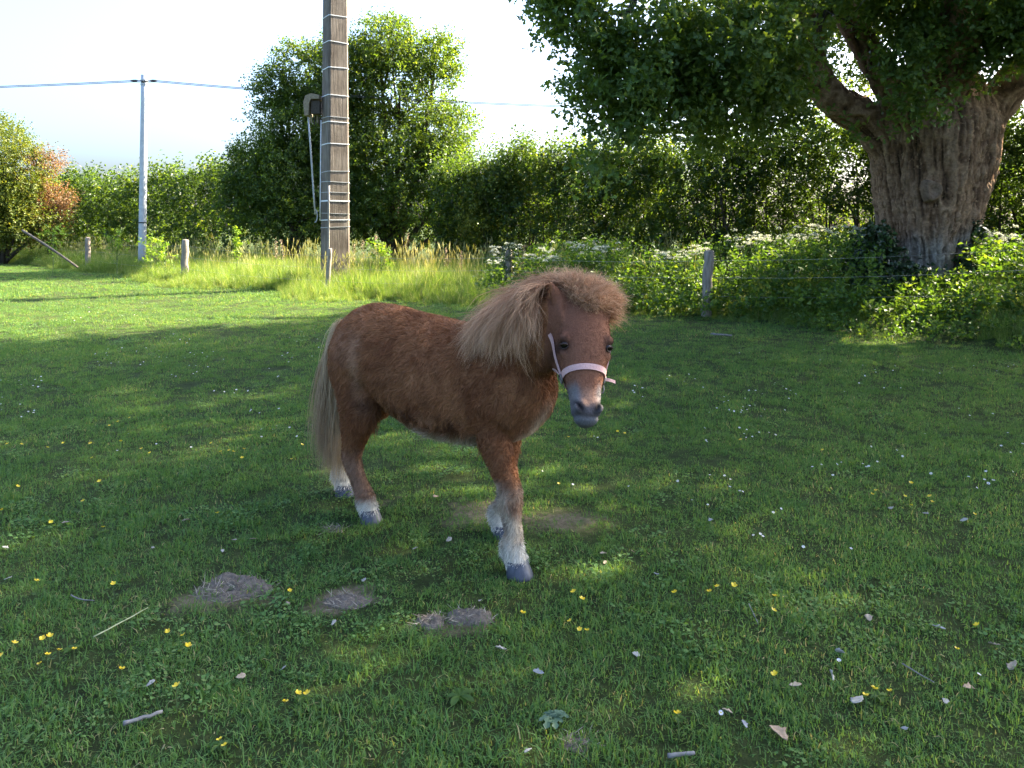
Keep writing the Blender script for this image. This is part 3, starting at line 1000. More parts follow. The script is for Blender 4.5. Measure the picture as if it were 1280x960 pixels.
def plant_ivy(name, label, blobs, n, seed, cat='ivy'):
    rng = np.random.default_rng(seed)
    root = empty(name, (blobs[0][0], blobs[0][1], gz(blobs[0][0], blobs[0][1])))
    tag(root, label, cat)
    v, f, r = foliage(blobs, n, rng, 6, .085, .22, (np.array([[0, 0], [.1, .38], [.45, .30], [1, 0], [.45, -.30], [.1, -.38]]), np.array([[5, 4, 3, 2, 1, 0]])), inner=.5, gate=.33, seed=seed, upd=.1)
    link('leaves', np_mesh('leaves', v, f, {'rnd': r}), M_IVY, root)
    return root

if TEST not in ('pony',):
    build_oak()
    plant_ivy('ivy', 'dark ivy climbing the left foot of the oak trunk', [B(1095, 325, 11.5, 16, 40, .25), B(1105, 360, 11.3, 22, 24, .3), B(1085, 345, 11.5, 14, 26, .25)], 900, 81)
    plant_ivy('ivy', 'dark ivy spread over the front foot of the oak trunk', [B(1150, 378, 11.1, 30, 12, .2), B(1165, 392, 11.0, 44, 12, .3), B(1140, 350, 11.3, 10, 16, .12), B(1188, 360, 11.3, 9, 12, .12)], 600, 82)
    plant_ivy('ivy', 'thin ivy on the right edge of the oak trunk', [B(1212, 300, 11.9, 8, 40, .12), B(1214, 345, 11.7, 12, 22, .2)], 300, 83)

# ================================================================== weeds along the fence
def weeds():
    rng = np.random.default_rng(91)
    n = 6500
    x = rng.uniform(-.6, 12.5, n)
    d = rng.uniform(-.3, 2.6, n)
    y = np.interp(x, FX, FY) + d / .8
    z0 = ground_z(x, y)
    hm = (.30 + .75 * fbm(np.stack([x * .7, y * .7, x * 0], 1), 3, 92)) * np.interp(x, [-.6, 1, 12], [.5, 1, 1.0])
    pxx = 640 + FPX * x / y
    hm = hm * np.where((pxx > 1098) & (pxx < 1216), .12, 1.0) * np.interp(pxx, [700, 1000, 1280], [1.0, .85, .85])
    h = hm * rng.uniform(.15, 1, n) ** .7
    h *= .35 + .65 * smoothstep(-.3, .7, d + (fbm(np.stack([x, y, x * 0], 1), 2, 95) - .5))
    p = np.stack([x, y, z0 + h], 1)
    k = fbm(p * 2.2, 2, 94) > .36
    k &= ((x - 6.55) ** 2 + (y - OY) ** 2) > .9
    p = p[k]
    dd = rng.normal(0, .6, p.shape); dd[:, 2] += .7; dd[:, 1] -= .25
    v, f, r = shoots(p, dd, rng.uniform(.15, .35, len(p)), 7, .085, LEAF_OVAL, rng, up=.6, rnd=np.clip(rng.normal(.45, .22, len(p)), 0, 1))
    # low cover running down the bank
    n = 3400
    x = rng.uniform(3.2, 12, n)
    d = rng.uniform(-2.0, 0, n)
    lo = np.interp(x, [3, 4.5, 6], [-.2, -.9, -1.7]) + (fbm(np.stack([x * .8, d * .8, x * 0], 1), 3, 97) - .5) * 1.4
    k = d > lo
    x, d = x[k], d[k]
    y = np.interp(x, FX, FY) + d / .8
    p2 = np.stack([x, y, ground_z(x, y) + rng.uniform(.0, .16, len(x))], 1)
    k = fbm(p2 * 2.4, 2, 98) > .42
    p2 = p2[k]
    dd = rng.normal(0, .8, p2.shape); dd[:, 2] += .5
    v2, f2, r2 = shoots(p2, dd, rng.uniform(.10, .22, len(p2)), 6, .055, LEAF_OVAL, rng, up=.7, rnd=np.clip(rng.normal(.4, .2, len(p2)), 0, 1))
    o = link('weeds', np_mesh('weeds', np.concatenate([v, v2]), [f, f2 + len(v)], {'rnd': np.concatenate([r, r2])}), M_WEED)
    tag(o, 'bank of nettles and mixed weeds behind the wire fence', 'weeds', None, 'stuff')

M_UMBEL = leaf_mat('umbel_white', [(0, (.34, .36, .26)), (.5, (.52, .53, .43)), (1, (.66, .66, .58))], trans=.35, tcol=(1.0, 1.0, .8), rough=.6)
M_STEM = plain_mat('green_stem', (.06, .10, .025), (.12, .17, .05), 30, .6, 0)
def parsley_parts(seed):
    rng = np.random.default_rng(seed)
    H = rng.uniform(.75, 1.0)
    st = Mesh()
    st.tube(bez([(0, 0, 0), (rng.normal(0, .03), rng.normal(0, .03), H * .5), (rng.normal(0, .05), rng.normal(0, .05), H * .72)], 6), np.linspace(.006, .004, 6), 5)
    heads = []
    for k in range(7):
        a = k * 2.4 + rng.uniform(-.4, .4)
        r = rng.uniform(.05, .2)
        tip = np.array([math.cos(a) * r, math.sin(a) * r, H * rng.uniform(.84, 1.06)])
        st.tube(bez([(0, 0, H * rng.uniform(.4, .65)), (tip[0] * .4, tip[1] * .4, H * .72), tip - [0, 0, .035]], 5), np.linspace(.0035, .002, 5), 4)
        n = 46
        q = rng.normal(0, .024, (n, 3)); q[:, 2] *= .35
        q[:, 2] -= (q[:, 0] ** 2 + q[:, 1] ** 2) * 4
        nn = rng.normal(0, .35, (n, 3)); nn[:, 2] += 1
        v, f, r_ = leaves(q + tip, rand_dirs(n, rng), nn, rng.uniform(.013, .02, n), (np.array([[-.5, -.3], [-.2, .5], [.5, .35], [.4, -.5]]), np.array([[3, 2, 1, 0]])), 0, rng.uniform(.2, 1, n))
        heads.append((v, f, r_))
    n = 26
    h = rng.uniform(.1, .6, n) * H
    p = np.stack([rng.normal(0, .02, n), rng.normal(0, .02, n), h], 1)
    d = rng.normal(0, 1, (n, 3)); d[:, 2] = rng.uniform(-.1, .5, n)
    v, f, r_ = shoots(p, d, rng.uniform(.12, .26, n), 7, .05, LEAF_LONG, rng, rnd=rng.uniform(.2, .8, n))
    return st, heads, (v, f, r_)

def cow_parsley():
    protos = []
    for s in range(4):
        st, heads, lf = parsley_parts(300 + s)
        protos.append((st.mesh('stem'), [np_mesh('flower_head', v, f, {'rnd': r}) for v, f, r in heads], np_mesh('leaves', *lf[:2], {'rnd': lf[2]})))
        protos[-1][0].materials.append(M_STEM)
        for h in protos[-1][1]:
            h.materials.append(M_UMBEL)
        protos[-1][2].materials.append(M_WEED)
    rng = np.random.default_rng(99)
    sets = [((655, 780), 16, (13.6, 15.4), 'white flowering cow parsley in the thick drift behind the pony\'s mane', 'cow parsley behind the mane'),
            ((600, 640), 4, (14.2, 15.6), 'white cow parsley at the edge of the sunny tall grass beside the ivy clad post', 'cow parsley by the ivy clad post'),
            ((800, 875), 6, (12.8, 14.0), 'white cow parsley in the weeds just left of the bare wooden post', 'cow parsley left of the bare post'),
            ((895, 1000), 6, (12.4, 13.8), 'white cow parsley in the weeds between the bare wooden post and the ivy', 'cow parsley right of the bare post'),
            ((1005, 1085), 6, (11.6, 12.8), 'white cow parsley crowding up to the ivy at the oak foot', 'cow parsley by the oak foot'),
            ((1225, 1300), 6, (10.9, 12.4), 'white cow parsley at the right edge beyond the oak trunk', 'cow parsley right of the oak')]
    for (a, b), n, (y0, y1), lab_, grp in sets:
        for k in range(n):
            px = rng.uniform(a, b); Y = rng.uniform(y0, y1)
            x = (px - 640) * Y / FPX
            o = empty('cow_parsley', (x, Y, gz(x, Y)), rng.uniform(0, 6.28))
            s = rng.uniform(.8, 1.12)
            o.scale = (s, s, s)
            tag(o, lab_, 'wildflower', grp)
            st, heads, lf = protos[rng.integers(0, 4)]
            for nm, me in [('stem', st), ('leaves', lf)] + [('flower_head', h) for h in heads]:
                c = bpy.data.objects.new(nm, me); COL.objects.link(c); c.parent = o
                if nm != 'stem': c['kind'] = 'stuff'

def sprouts():
    """young leafy saplings and dock stalks standing in the tall grass"""
    spots = [(146, 303, 21.5, .9, 'sapling with bright leaves between the leftmost post and the metal pole'), (206, 314, 19.5, .8, 'bright leafy sapling just left of the second fence post'), (188, 312, 20.5, .7, 'small bright sapling close beside the foot of the metal pole'),
             (296, 303, 19.5, .95, 'thin bright sapling standing between the second post and the big pole'), (476, 318, 16.6, .8, 'bright green sapling in tall grass right of the big pole'), (66, 300, 21.5, .8, 'bright sapling above the fallen rail at the left')]
    for i, (px, py, Y, h, lab_) in enumerate(spots):
        rng = np.random.default_rng(500 + i)
        x = (px - 640) * Y / FPX
        z0 = gz(x, Y)
        top = P(px, py - 14, Y)[2]
        h = top - z0
        o = empty('sapling', (x, Y, z0)); tag(o, lab_, 'sapling')
        mb = Mesh()
        n = 34
        hh = rng.uniform(.35, 1, n) * h
        wd = .20 if i != 3 else .07
        p = np.stack([x + rng.normal(0, wd * .6, n), Y + rng.normal(0, wd * .6, n), z0 + hh], 1)
        mb.tube(bez([(x, Y, z0), (x + .03, Y, z0 + h * .5), (x, Y, z0 + h)], 6), np.linspace(.014, .004, 6), 5)
        for q in p[::3]:
            mb.tube([(x, Y, max(z0 + .1, q[2] - .25)), (q[0], q[1], q[2])], [.007, .003], 4)
        mb.build('stem', M_STEM, o)
        d = rng.normal(0, .6, (n, 3)); d[:, 2] += .7
        v, f, r = shoots(p, d, rng.uniform(.1, .2, n), 6, .085, LEAF_OVAL, rng, up=.6, rnd=rng.uniform(.2, .9, n))
        link('leaves', np_mesh('leaves', v, f, {'rnd': r}), M_SPROUT, o)
    M_DOCK = plain_mat('dock_seed', (.28, .17, .10), (.50, .36, .24), 60, .9, 0)
    dk = [(345, 305, 18.2), (357, 308, 18.6), (452, 308, 17.2), (469, 300, 17.4), (501, 300, 17.0), (560, 318, 16.0), (440, 312, 17.0), (648, 314, 14.6), (577, 322, 15.8)]
    dl = ['tall rusty dock stalk left of the big pole, the leftmost of two', 'rusty dock stalk close to the left side of the big pole', 'rusty dock stalk nearest the right side of the big pole among two', 'tall rusty dock stalk beside the bright sapling',
          'tallest rusty dock stalk right of the bright sapling', 'dry dock stalk in the tall grass above the pony\'s back', 'short rusty dock stalk against the right edge of the big pole', 'pale dry dock stalk beside the ivy clad post', 'short dry dock stalk between pony back and ivy clad post']
    for i, (px, py, Y) in enumerate(dk):
        rng = np.random.default_rng(530 + i)
        x = (px - 640) * Y / FPX; z0 = gz(x, Y)
        h = P(px, py - 8, Y)[2] - z0
        o = empty('dock_plant', (x, Y, z0)); tag(o, dl[i], 'weed')
        lx = rng.normal(0, .06)
        mb = Mesh().tube([(x, Y, z0), (x + lx * .5, Y, z0 + h * .5), (x + lx, Y, z0 + h)], [.007, .006, .003], 5)
        mb.build('stem', M_STEM, o)
        n = 90
        t = rng.uniform(.55, 1, n)
        p = np.stack([x + lx * t, np.full(n, Y), z0 + h * t], 1) + rng.normal(0, .022, (n, 3)) * (1.25 - t)[:, None] * 2
        v, f, r = leaves(p, rand_dirs(n, rng), rand_dirs(n, rng), .03, LEAF_OVAL, .3, rng.uniform(0, 1, n))
        link('seed_head', np_mesh('seed_head', v, f, {'rnd': r}), M_DOCK, o)['kind'] = 'stuff'
if TEST not in ('pony',):
    weeds()
    cow_parsley()
    sprouts()
# ================================================================== fence, poles, cables
M_POST = plain_mat('weathered_post', (.14, .115, .09), (.34, .29, .235), 26, .9, .6, .15, (1, 1, .18))
M_WIRE = plain_mat('galvanised_wire', (.20, .20, .20), (.32, .32, .32), 40, .45, 0, .4, metallic=.7)
M_WHITE = plain_mat('white_tape', (.62, .62, .60), (.80, .80, .78), 30, .6, 0)
M_TAPE = plain_mat('grey_tape', (.32, .32, .31), (.46, .46, .44), 30, .6, 0)
M_METAL = plain_mat('grey_metal', (.36, .38, .39), (.50, .52, .53), 8, .5, .05, .5, metallic=.25)
M_CABLE = plain_mat('black_cable', (.03, .03, .032), (.06, .06, .062), 10, .6, 0)

def build_fence():
    root = empty('wire_fence', (-8, 19, 0))
    tag(root, 'low wire fence on leaning wooden posts along the far edge of the lawn', 'fence')
    posts = [(110, 337, 297, 0.0, 6.5, None), (230, 352, 300, 2, 9, None), (408, 369, 311, 5, 6.0, None), (638, 372, 313, -2, 9, 'dark post wrapped in ivy'), (882, 396, 314, 5, 13, 'broad grey bare wooden post')]
    tops = []
    for i, (px, py, pt, lean, wpx, lab_) in enumerate(posts):
        b = hit(px, py)
        t = P(px + lean, pt, b[1])
        rng = np.random.default_rng(700 + i)
        r = wpx * b[1] / FPX / 2
        k = 9
        tt = np.linspace(-.15, 1, k)
        pts = b + (t - b) * tt[:, None] + rng.normal(0, .008, (k, 3)) * [1, 1, 0]
        rad = r * np.linspace(1.05, .92, k) * rng.uniform(.95, 1.05, k)
        mb = Mesh()
        v, f = tube(np.concatenate([pts, pts[-1:] + [0, 0, .012]]), np.concatenate([rad, [rad[-1] * .7]]), 11)
        v += norm(v - v.mean(0)) * ((fbm(v * [25, 25, 4], 2, i) - .5) * .3 * r)[:, None]
        mb.add(v, f)
        o = mb.build('post', M_POST, root, True)
        if lab_:
            o['label'] = lab_
        tops.append((b, t))
        if i == 3:
            v, f, r_ = foliage([(*(b + (t - b) * q), .09, .09, .16) for q in (.2, .45, .7, .92)], 170, rng, 5, .055, .1, LEAF_OVAL, inner=.6, seed=3)
            link('ivy_leaves', np_mesh('ivy_leaves', v, f, {'rnd': r_}), M_IVY, o)
    # posts of the same fence beyond the picture
    for x, y in ((-20.2, 30.6), (6.75, 9.15), (10.2, 6.85)):
        z = gz(x, y)
        if x > 0:
            b = np.array([x, y, z]); t = b + [0.03, 0, 1.0]
            Mesh().tube([b - [0, 0, .1], (b + t) / 2, t], [.06, .057, .055], 10).build('post', M_POST, root, True)
            tops.append((b, t))
        else:
            b = np.array([x, y, z]); t = b + [0.03, 0, 1.05]
            Mesh().tube([b - [0, 0, .1], (b + t) / 2, t], [.06, .057, .055], 10).build('post', M_POST, root, True)
            tops.insert(0, (b, t))
    for fr in (.32, .60, .86):
        pts = []
        for (b0, t0), (b1, t1) in zip(tops[:-1], tops[1:]):
            p0, p1 = b0 + (t0 - b0) * fr, b1 + (t1 - b1) * fr
            for q in np.linspace(0, 1, 9)[:-1]:
                pts.append(p0 + (p1 - p0) * q - [0, .06, .05 * 4 * q * (1 - q)])
        pts.append(tops[-1][0] + (tops[-1][1] - tops[-1][0]) * fr - [0, .06, 0])
        Mesh().tube(pts, .0020, 5).build('wire', M_WIRE, root)

def build_big_pole():
    Yp = 17.2
    c = P(419, 300, Yp)
    x, y, z0 = c[0], Yp, gz(c[0], Yp) - .1
    root = empty('utility_pole', (x, y, gz(x, y)))
    tag(root, 'thick square brown utility pole ringed with white bands', 'pole')
    def half(z):            # half diagonal
        zt = P(0, 0, Yp)[2]
        return np.interp(z, [0, zt, 9.6], [19.0, 15.8, 14.2]) * Yp / FPX
    a0 = math.radians(-11)
    def ring(z, k=1.0, ch=.10):
        pts = []
        for q in range(4):
            for s in (-ch, ch):
                a = a0 + q * math.pi / 2 + s
                pts.append([x + half(z) * k * math.cos(a), y + half(z) * k * math.sin(a), z])
        return np.array(pts)
    zs = np.linspace(z0, 9.6, 26)
    mb = Mesh()
    V = np.concatenate([ring(z) for z in zs])
    n = len(zs)
    i = np.arange(n - 1)[:, None] * 8; j = np.arange(8)[None]; j2 = (j + 1) % 8
    q = np.stack([i + j, i + j2, i + 8 + j2, i + 8 + j], -1).reshape(-1, 4)
    mb.add(V, [q, np.array([list(range(8))[::-1], [(n - 1) * 8 + s for s in range(8)]])])
    m, nt, b, out = mat('pole_timber')
    pos = geo_pos(nt)
    mp = nt.nodes.new('ShaderNodeMapping'); mp.inputs['Scale'].default_value = (9, 9, .55)
    nt.links.new(pos, mp.inputs[0])
    n1 = noise_tex(nt, 3.2, 8, .7, mp.outputs[0], .4)
    n2 = noise_tex(nt, 1.3, 4, .6, pos)
    r1 = ramp(nt, [(.25, (.075, .060, .047)), (.5, (.16, .135, .110)), (.75, (.28, .245, .205))], n1.outputs['Fac'])
    r2 = ramp(nt, [(.35, (.62, .58, .55)), (.62, (1.1, 1.08, 1.05))], n2.outputs['Fac'])
    nt.links.new(mixrgb(nt, 1.0, r1.outputs[0], r2.outputs[0], 'MULTIPLY'), b.inputs['Base Color'])
    b.inputs['Roughness'].default_value = .9
    b.inputs['Specular IOR Level'].default_value = .2
    bump(nt, b, n1.outputs['Fac'], .7, .02)
    mb.build('shaft', m, root)
    for py, hpx in ((20, 1.6), (52, 1.6), (84, 1.8), (118, 1.6), (145, 1.4), (151, 1.8), (178, 1.8), (212, 1.5), (225, 1.5), (238, 1.2), (248.5, 3.0), (264, 1.0), (272, 1.8), (281, 1.2), (-14, 1.6), (-50, 1.6), (-90, 1.6)):
        z = P(0, py + 3, Yp)[2]
        h = .58 * hpx * Yp / FPX
        bm_ = Mesh()
        R = [ring(z - h / 2, 1.004), ring(z - h / 2, 1.035), ring(z + h / 2, 1.035), ring(z + h / 2, 1.004)]
        tilt = np.random.default_rng(int(abs(py) * 7)).uniform(-.012, .012)
        V = np.concatenate(R); V[:, 2] += tilt * (V[:, 0] - x) / .3
        i = np.arange(4)[:, None] * 8
        q = np.stack([i + j, i + j2, (i + 8) % 32 + j2, (i + 8) % 32 + j], -1).reshape(-1, 4)
        bm_.add(V, q)
        bm_.build('band', M_WHITE if hpx > 1.55 else M_TAPE, root)
    # pale conduits: one up the left edge, one up the front corner
    e = lambda z, a, k: np.array([x + half(z) * k * math.cos(a), y + half(z) * k * math.sin(a), z])
    zz = np.linspace(P(0, 276, Yp)[2], P(0, 150, Yp)[2], 6)
    Mesh().tube([e(z, a0 + math.pi + .1, 1.06) for z in zz], .014, 6).build('conduit', M_WHITE, root, True)
    zz = np.linspace(.0, P(0, 233, Yp)[2], 6)
    mk = plain_mat('grey_conduit', (.20, .18, .155), (.30, .275, .24), 12, .8, .2)
    Mesh().tube([e(z, a0 - math.pi / 2, 1.03) for z in zz], .024, 8).build('conduit', mk, root, True)
    # weathered hooded box on the left side, and the pale rod hanging from it
    bx = empty('hooded_box', tuple(P(391, 140, Yp)))
    tag(bx, 'weathered tan hooded box strapped high on the left side of the big pole', 'box')
    M_TAN = plain_mat('tan_canvas', (.17, .135, .09), (.30, .25, .17), 25, .9, .4)
    M_DARK = plain_mat('dark_slats', (.03, .024, .018), (.085, .07, .055), 30, .9, .4)
    u = Yp / FPX
    def pp(px, py, dy): 
        q = P(px, py, Yp); q[1] += dy; return q
    prof = [(383, 146), (381.5, 129), (384, 121), (391, 118), (401, 120), (401, 125), (391, 125), (388.5, 131), (388, 145)]
    mb = Mesh()
    V = np.concatenate([[pp(a, b_, -.17) for a, b_ in prof], [pp(a + .5, b_, .17) for a, b_ in prof]])
    k = len(prof)
    q = np.array([[s, (s + 1) % k, k + (s + 1) % k, k + s] for s in range(k)])
    mb.add(V, [q, np.array([list(range(k)), [k + s for s in range(k)][::-1]])])
    mb.build('hood', M_TAN, bx)
    Mesh().box((pp(391, 127, 0) + pp(401, 143, 0)) / 2, (5.2 * u, .13, 8.0 * u)).build('body', M_DARK, bx)
    for s in range(4):
        Mesh().box(pp(390 + s * 3.2, 149 + (s % 2) * 2, -.05 + .03 * s), (.9 * u, .02, 5.0 * u), rotz(.3 * s)).build('slat', M_DARK if s % 2 else M_TAN, bx)
    M_ROD = plain_mat('grey_rod', (.34, .34, .32), (.46, .46, .44), 20, .7, 0)
    rd = empty('hanging_rod', tuple(pp(395, 278, -.05)))
    tag(rd, 'pale rod hanging at a slant from the hooded box to a hook', 'rod')
    Mesh().tube([pp(386, 146, -.05), pp(389, 185, -.05), pp(393, 245, -.05), pp(395, 268, -.05)], .020, 8).build('shaft', M_ROD, rd, True)
    Mesh().tube(bez([pp(395, 262, -.05), pp(398.5, 264, -.05), pp(398, 279, -.05), pp(394, 278, -.05)], 8), .013, 6).build('hook', M_ROD, rd, True)

def build_metal_pole():
    Ym = 24.5
    b = P(177.5, 300, Ym)
    z0 = gz(b[0], Ym)
    t = P(180.5, 94, Ym)
    root = empty('metal_pole', (b[0], Ym, z0))
    tag(root, 'slim grey metal cable pole rising from the tall grass', 'pole')
    k = 10
    q = np.linspace(0, 1, k)[:, None]
    base = np.array([b[0], Ym, z0 - .2])
    pts = base + (t - base) * q
    Mesh().tube(np.concatenate([pts, [t + [0, 0, .02]]]), np.concatenate([np.linspace(.125, .098, k), [.06]]), 14).build('shaft', M_METAL, root, True)
    for dz, dx in ((-.17, 0), (-.30, .02)):
        Mesh().tube([t + [0, 0, dz - .025], t + [0, 0, dz + .025]], [.118, .118], 14).build('collar', M_METAL, root)
    Mesh().tube([t + [-.24, -.02, -.18], t + [.24, -.02, -.18]], [.018, .018], 6).build('bracket', M_METAL, root)
    for s in (-1, 1):
        Mesh().tube([t + [s * .20, -.03, -.18], t + [s * .26, -.03, -.18], t + [s * .34, -.03, -.18], t + [s * .44, -.03, -.18]], [.02, .036, .034, .015], 8).build('insulator', M_CABLE, root, True)
    Mesh().tube([base + (t - base) * .26 - [0, .0, .02], base + (t - base) * .26 + [0, 0, .02]], [.127, .127], 12).build('strap', M_CABLE, root)
    # two parallel cables, slung left and right of the pole
    for off, lab_ in ((0.0, 'upper overhead cable of the parallel pair'), (-.04, 'lower overhead cable of the parallel pair')):
        L = t + [-.42, -.03, -.18 + off]; R = t + [.42, -.03, -.18 + off]
        far_r = np.array([19.0, 26.0, 5.6 + off])
        far_l = np.array([-40.0, 26.0, 6.4 + off])
        pts = []
        for s in np.linspace(0, 1, 20):
            pts.append(far_l + (L - far_l) * s - [0, 0, .35 * 4 * s * (1 - s)])
        pts.append(t + [0, -.12, -.20 + off])
        for s in np.linspace(0, 1, 40):
            pts.append(R + (far_r - R) * s - [0, 0, .50 * 4 * s * (1 - s)])
        o = Mesh().tube(pts, .0125, 5).build('overhead_cable', M_CABLE)
        tag(o, lab_, 'cable')

def build_rail():
    M_RAIL = plain_mat('rail_wood', (.08, .065, .05), (.18, .15, .12), 26, .9, .5, .15)
    a, b = P(28, 288, 20.5), hit(97, 336)
    b = P(97, 334, 20.0)
    o = Mesh().tube(bez([a, (a + b) / 2 + [0, 0, .05], b], 8), np.linspace(.032, .028, 8), 9).build('fallen_rail', M_RAIL, None, True)
    tag(o, 'grey wooden rail leaning down into the grass at the far left', 'rail')
if TEST not in ('pony',):
    build_fence()
    build_big_pole()
    build_metal_pole()
    build_rail()
# ================================================================== the pony
PO = np.array([-0.395, 3.525, 0.0])
PH = np.array([0.813, -0.582, 0.0])          # the way its body points
PR = np.array([-0.582, -0.813, 0.0])         # its right side, towards the viewer
PU = np.array([0, 0, 1.0])
PGZ = gz(PO[0], PO[1])
def W(s, t, z):
    return PO + PH * s + PR * t + PU * (z + PGZ)
def Wn(a):
    a = np.asarray(a, float)
    return PO + a[:, :1] * PH + a[:, 1:2] * PR + (a[:, 2:] + PGZ) * PU
def to_body(p):
    q = p - PO
    return np.stack([q @ PH, q @ PR, q[:, 2] - PGZ], 1)

def loft(rings):
    k = len(rings[0]); n = len(rings)
    v = np.concatenate(rings)
    i = np.arange(n - 1)[:, None] * k; j = np.arange(k)[None]; j2 = (j + 1) % k
    q = np.stack([i + j, i + j2, i + k + j2, i + k + j], -1).reshape(-1, 4)
    return v, [q, np.array([list(range(k))[::-1], [(n - 1) * k + s for s in range(k)]])]

def interp_rows(rows, n):
    """smooth resampling of a table of sections"""
    rows = np.asarray(rows, float)
    return bez([r for r in rows], n)

# head frame
HP = np.array([0.286, 2.985, 1.135 + PGZ])      # poll
HM = np.array([0.279, 2.775, 0.685 + PGZ])      # tip of the muzzle
HA = norm(HM - HP); HL_ = float(np.linalg.norm(HM - HP))
yaw = math.radians(9)
_n0 = np.array([math.sin(yaw), -math.cos(yaw), 0.0])
HN = norm(_n0 - HA * np.dot(_n0, HA))            # out of the forehead
HW = np.cross(HN, HA); HW = HW if HW[0] > 0 else -HW   # towards the picture's right
def Hd(u, lat, dep):
    return HP + HA * (u * HL_) + HW * lat + HN * dep
def to_head(p):
    q = p - HP
    return np.stack([(q @ HA) / HL_, q @ HW, q @ HN], 1)

def pony_body():
    A = np.linspace(0, 2 * np.pi, 28, endpoint=False)
    parts = []
    # trunk of the body: s, top, bottom, half width
    T = [(-.560, .84, .70, .05), (-.540, .905, .61, .105), (-.50, .950, .57, .150), (-.42, .998, .545, .190), (-.32, 1.022, .595, .208), (-.20, 1.015, .565, .208), (-.10, 1.003, .508, .210), (.05, .985, .470, .220),
         (.20, .968, .464, .216), (.34, .968, .470, .196), (.46, .965, .482, .178), (.56, .93, .525, .155), (.63, .86, .595, .112), (.675, .79, .67, .06)]
    R = []
    for s, top, bot, hw in interp_rows(T, 44):
        zc, hh = (top + bot) / 2, (top - bot) / 2
        c, si = np.cos(A), np.sin(A)
        lat = hw * np.sign(c) * np.abs(c) ** .92 * (1 - .10 * si)
        R.append(Wn(np.stack([np.full(28, s), lat, zc + hh * np.sign(si) * np.abs(si) ** .95], 1)))
    parts.append(loft(R))
    # neck: centre (s,t,z), half width, half depth
    N = [(.40, 0, .80, .155, .18), (.50, .00, .86, .138, .170), (.60, .015, .925, .120, .155), (.70, .035, .985, .112, .150), (.78, .055, 1.03, .098, .128), (.85, .07, 1.06, .088, .105)]
    rows = interp_rows(N, 18)
    pts = Wn(rows[:, :3])
    tg = norm(np.gradient(pts, axis=0))
    R = []
    for p, t_, r in zip(pts, tg, rows):
        side = norm(np.cross(t_, PU)); upv = np.cross(side, t_)
        R.append(p + np.cos(A)[:, None] * side * r[3] + np.sin(A)[:, None] * upv * r[4])
    parts.append(loft(R))
    # head: u, half width, front depth, back depth
    Hs = [(-.05, .050, -.045, -.10), (.02, .078, -.004, -.135), (.12, .096, .026, -.165), (.26, .1085, .038, -.195), (.38, .110, .038, -.215), (.48, .102, .034, -.212), (.58, .085, .026, -.175), (.68, .069, .020, -.135), (.78, .0585, .016, -.105), (.87, .0565, .018, -.090), (.94, .052, .012, -.080), (.99, .040, -.005, -.066), (1.015, .022, -.02, -.05)]
    R = []
    for u, hw, f, b in interp_rows(Hs, 40):
        dc, hd = (f + b) / 2, (f - b) / 2
        c, si = np.cos(A), np.sin(A)
        # broad flat face in front, narrower jaw behind
        lat = hw * np.sign(c) * np.abs(c) ** .85 * (1 + .06 * si - .16 * np.clip(-si, 0, 1) ** 2)
        dep = dc + hd * np.sign(si) * np.abs(si) ** .80
        R.append(np.array([Hd(u, a_, d_) for a_, d_ in zip(lat, dep)]))
    parts.append(loft(R))
    def ball(c, r, frame=None):
        th = np.linspace(.05, np.pi - .05, 9)
        rr = []
        for q in th:
            ring = np.stack([r[0] * np.sin(q) * np.cos(A), r[1] * np.sin(q) * np.sin(A), np.full(28, r[2] * np.cos(q))], 1)
            rr.append(c + (ring @ frame if frame is not None else ring))
        parts.append(loft(rr))
    HF = np.array([HW, HN, HA])
    for s in (-1, 1):
        ball(Hd(.375, s * .083, .006), (.026, .022, .026), HF)         # brow
        ball(Hd(.47, s * .080, -.015), (.024, .020, .03), HF)          # cheekbone
        ball(Hd(.885, s * .034, .008), (.024, .020, .026), HF)         # nostril wing
        ball(Hd(.40, s * .060, -.15), (.042, .070, .080), HF)          # jowl
    ball(Hd(.985, 0, -.045), (.034, .026, .020), HF)                   # chin
    # ears: flattened cones
    for s, tip in ((-1, (-.06, -.150, .035)), (1, (-.10, .130, -.06))):
        root = Hd(.105, s * .090, -.025); tp = Hd(*tip)
        ax = norm(tp - root); wd = norm(np.cross(ax, HN)); th = np.cross(ax, wd)
        R = []
        for q, ww, tt in ((-.25, .028, .018), (0, .026, .016), (.3, .032, .013), (.6, .027, .011), (.85, .015, .009), (1.0, .004, .004)):
            R.append(root + (tp - root) * q + np.cos(A)[:, None] * wd * ww + np.sin(A)[:, None] * th * tt)
        parts.append(loft(R))
    # legs: joints (s,t,z), fore-aft radius, lateral radius
    def leg(rows, n=26):
        rows = interp_rows(rows, n)
        pts = Wn(rows[:, :3])
        tg = norm(np.gradient(pts, axis=0))
        R = []
        for p, t_, r in zip(pts, tg, rows):
            fw = norm(PH - t_ * np.dot(PH, t_)); sd_ = np.cross(t_, fw)
            R.append(p + np.cos(A)[:, None] * fw * r[3] + np.sin(A)[:, None] * sd_ * r[4])
        parts.append(loft(R))
    FRh, FLh, HRh, HLh = FEET
    def front(foot, t0, kn, el, sh):
        leg([(*sh, .09, .06), (*el, .068, .054), ((el[0] + kn[0]) / 2, (el[1] + kn[1]) / 2, (el[2] + kn[2]) / 2 + .01, .053, .046),
             (kn[0], kn[1], kn[2] + .05, .045, .042), (*kn, .046, .044), (kn[0] + .001, kn[1], kn[2] - .05, .039, .037), (kn[0] * .55 + foot[0] * .45, kn[1] * .55 + foot[1] * .45, .165, .034, .032),
             (foot[0] - .022, foot[1], .112, .042, .040), (foot[0] - .012, foot[1], .075, .040, .038), (foot[0] + .0, foot[1], .045, .044, .042), (foot[0] + .004, foot[1], .028, .046, .043)])
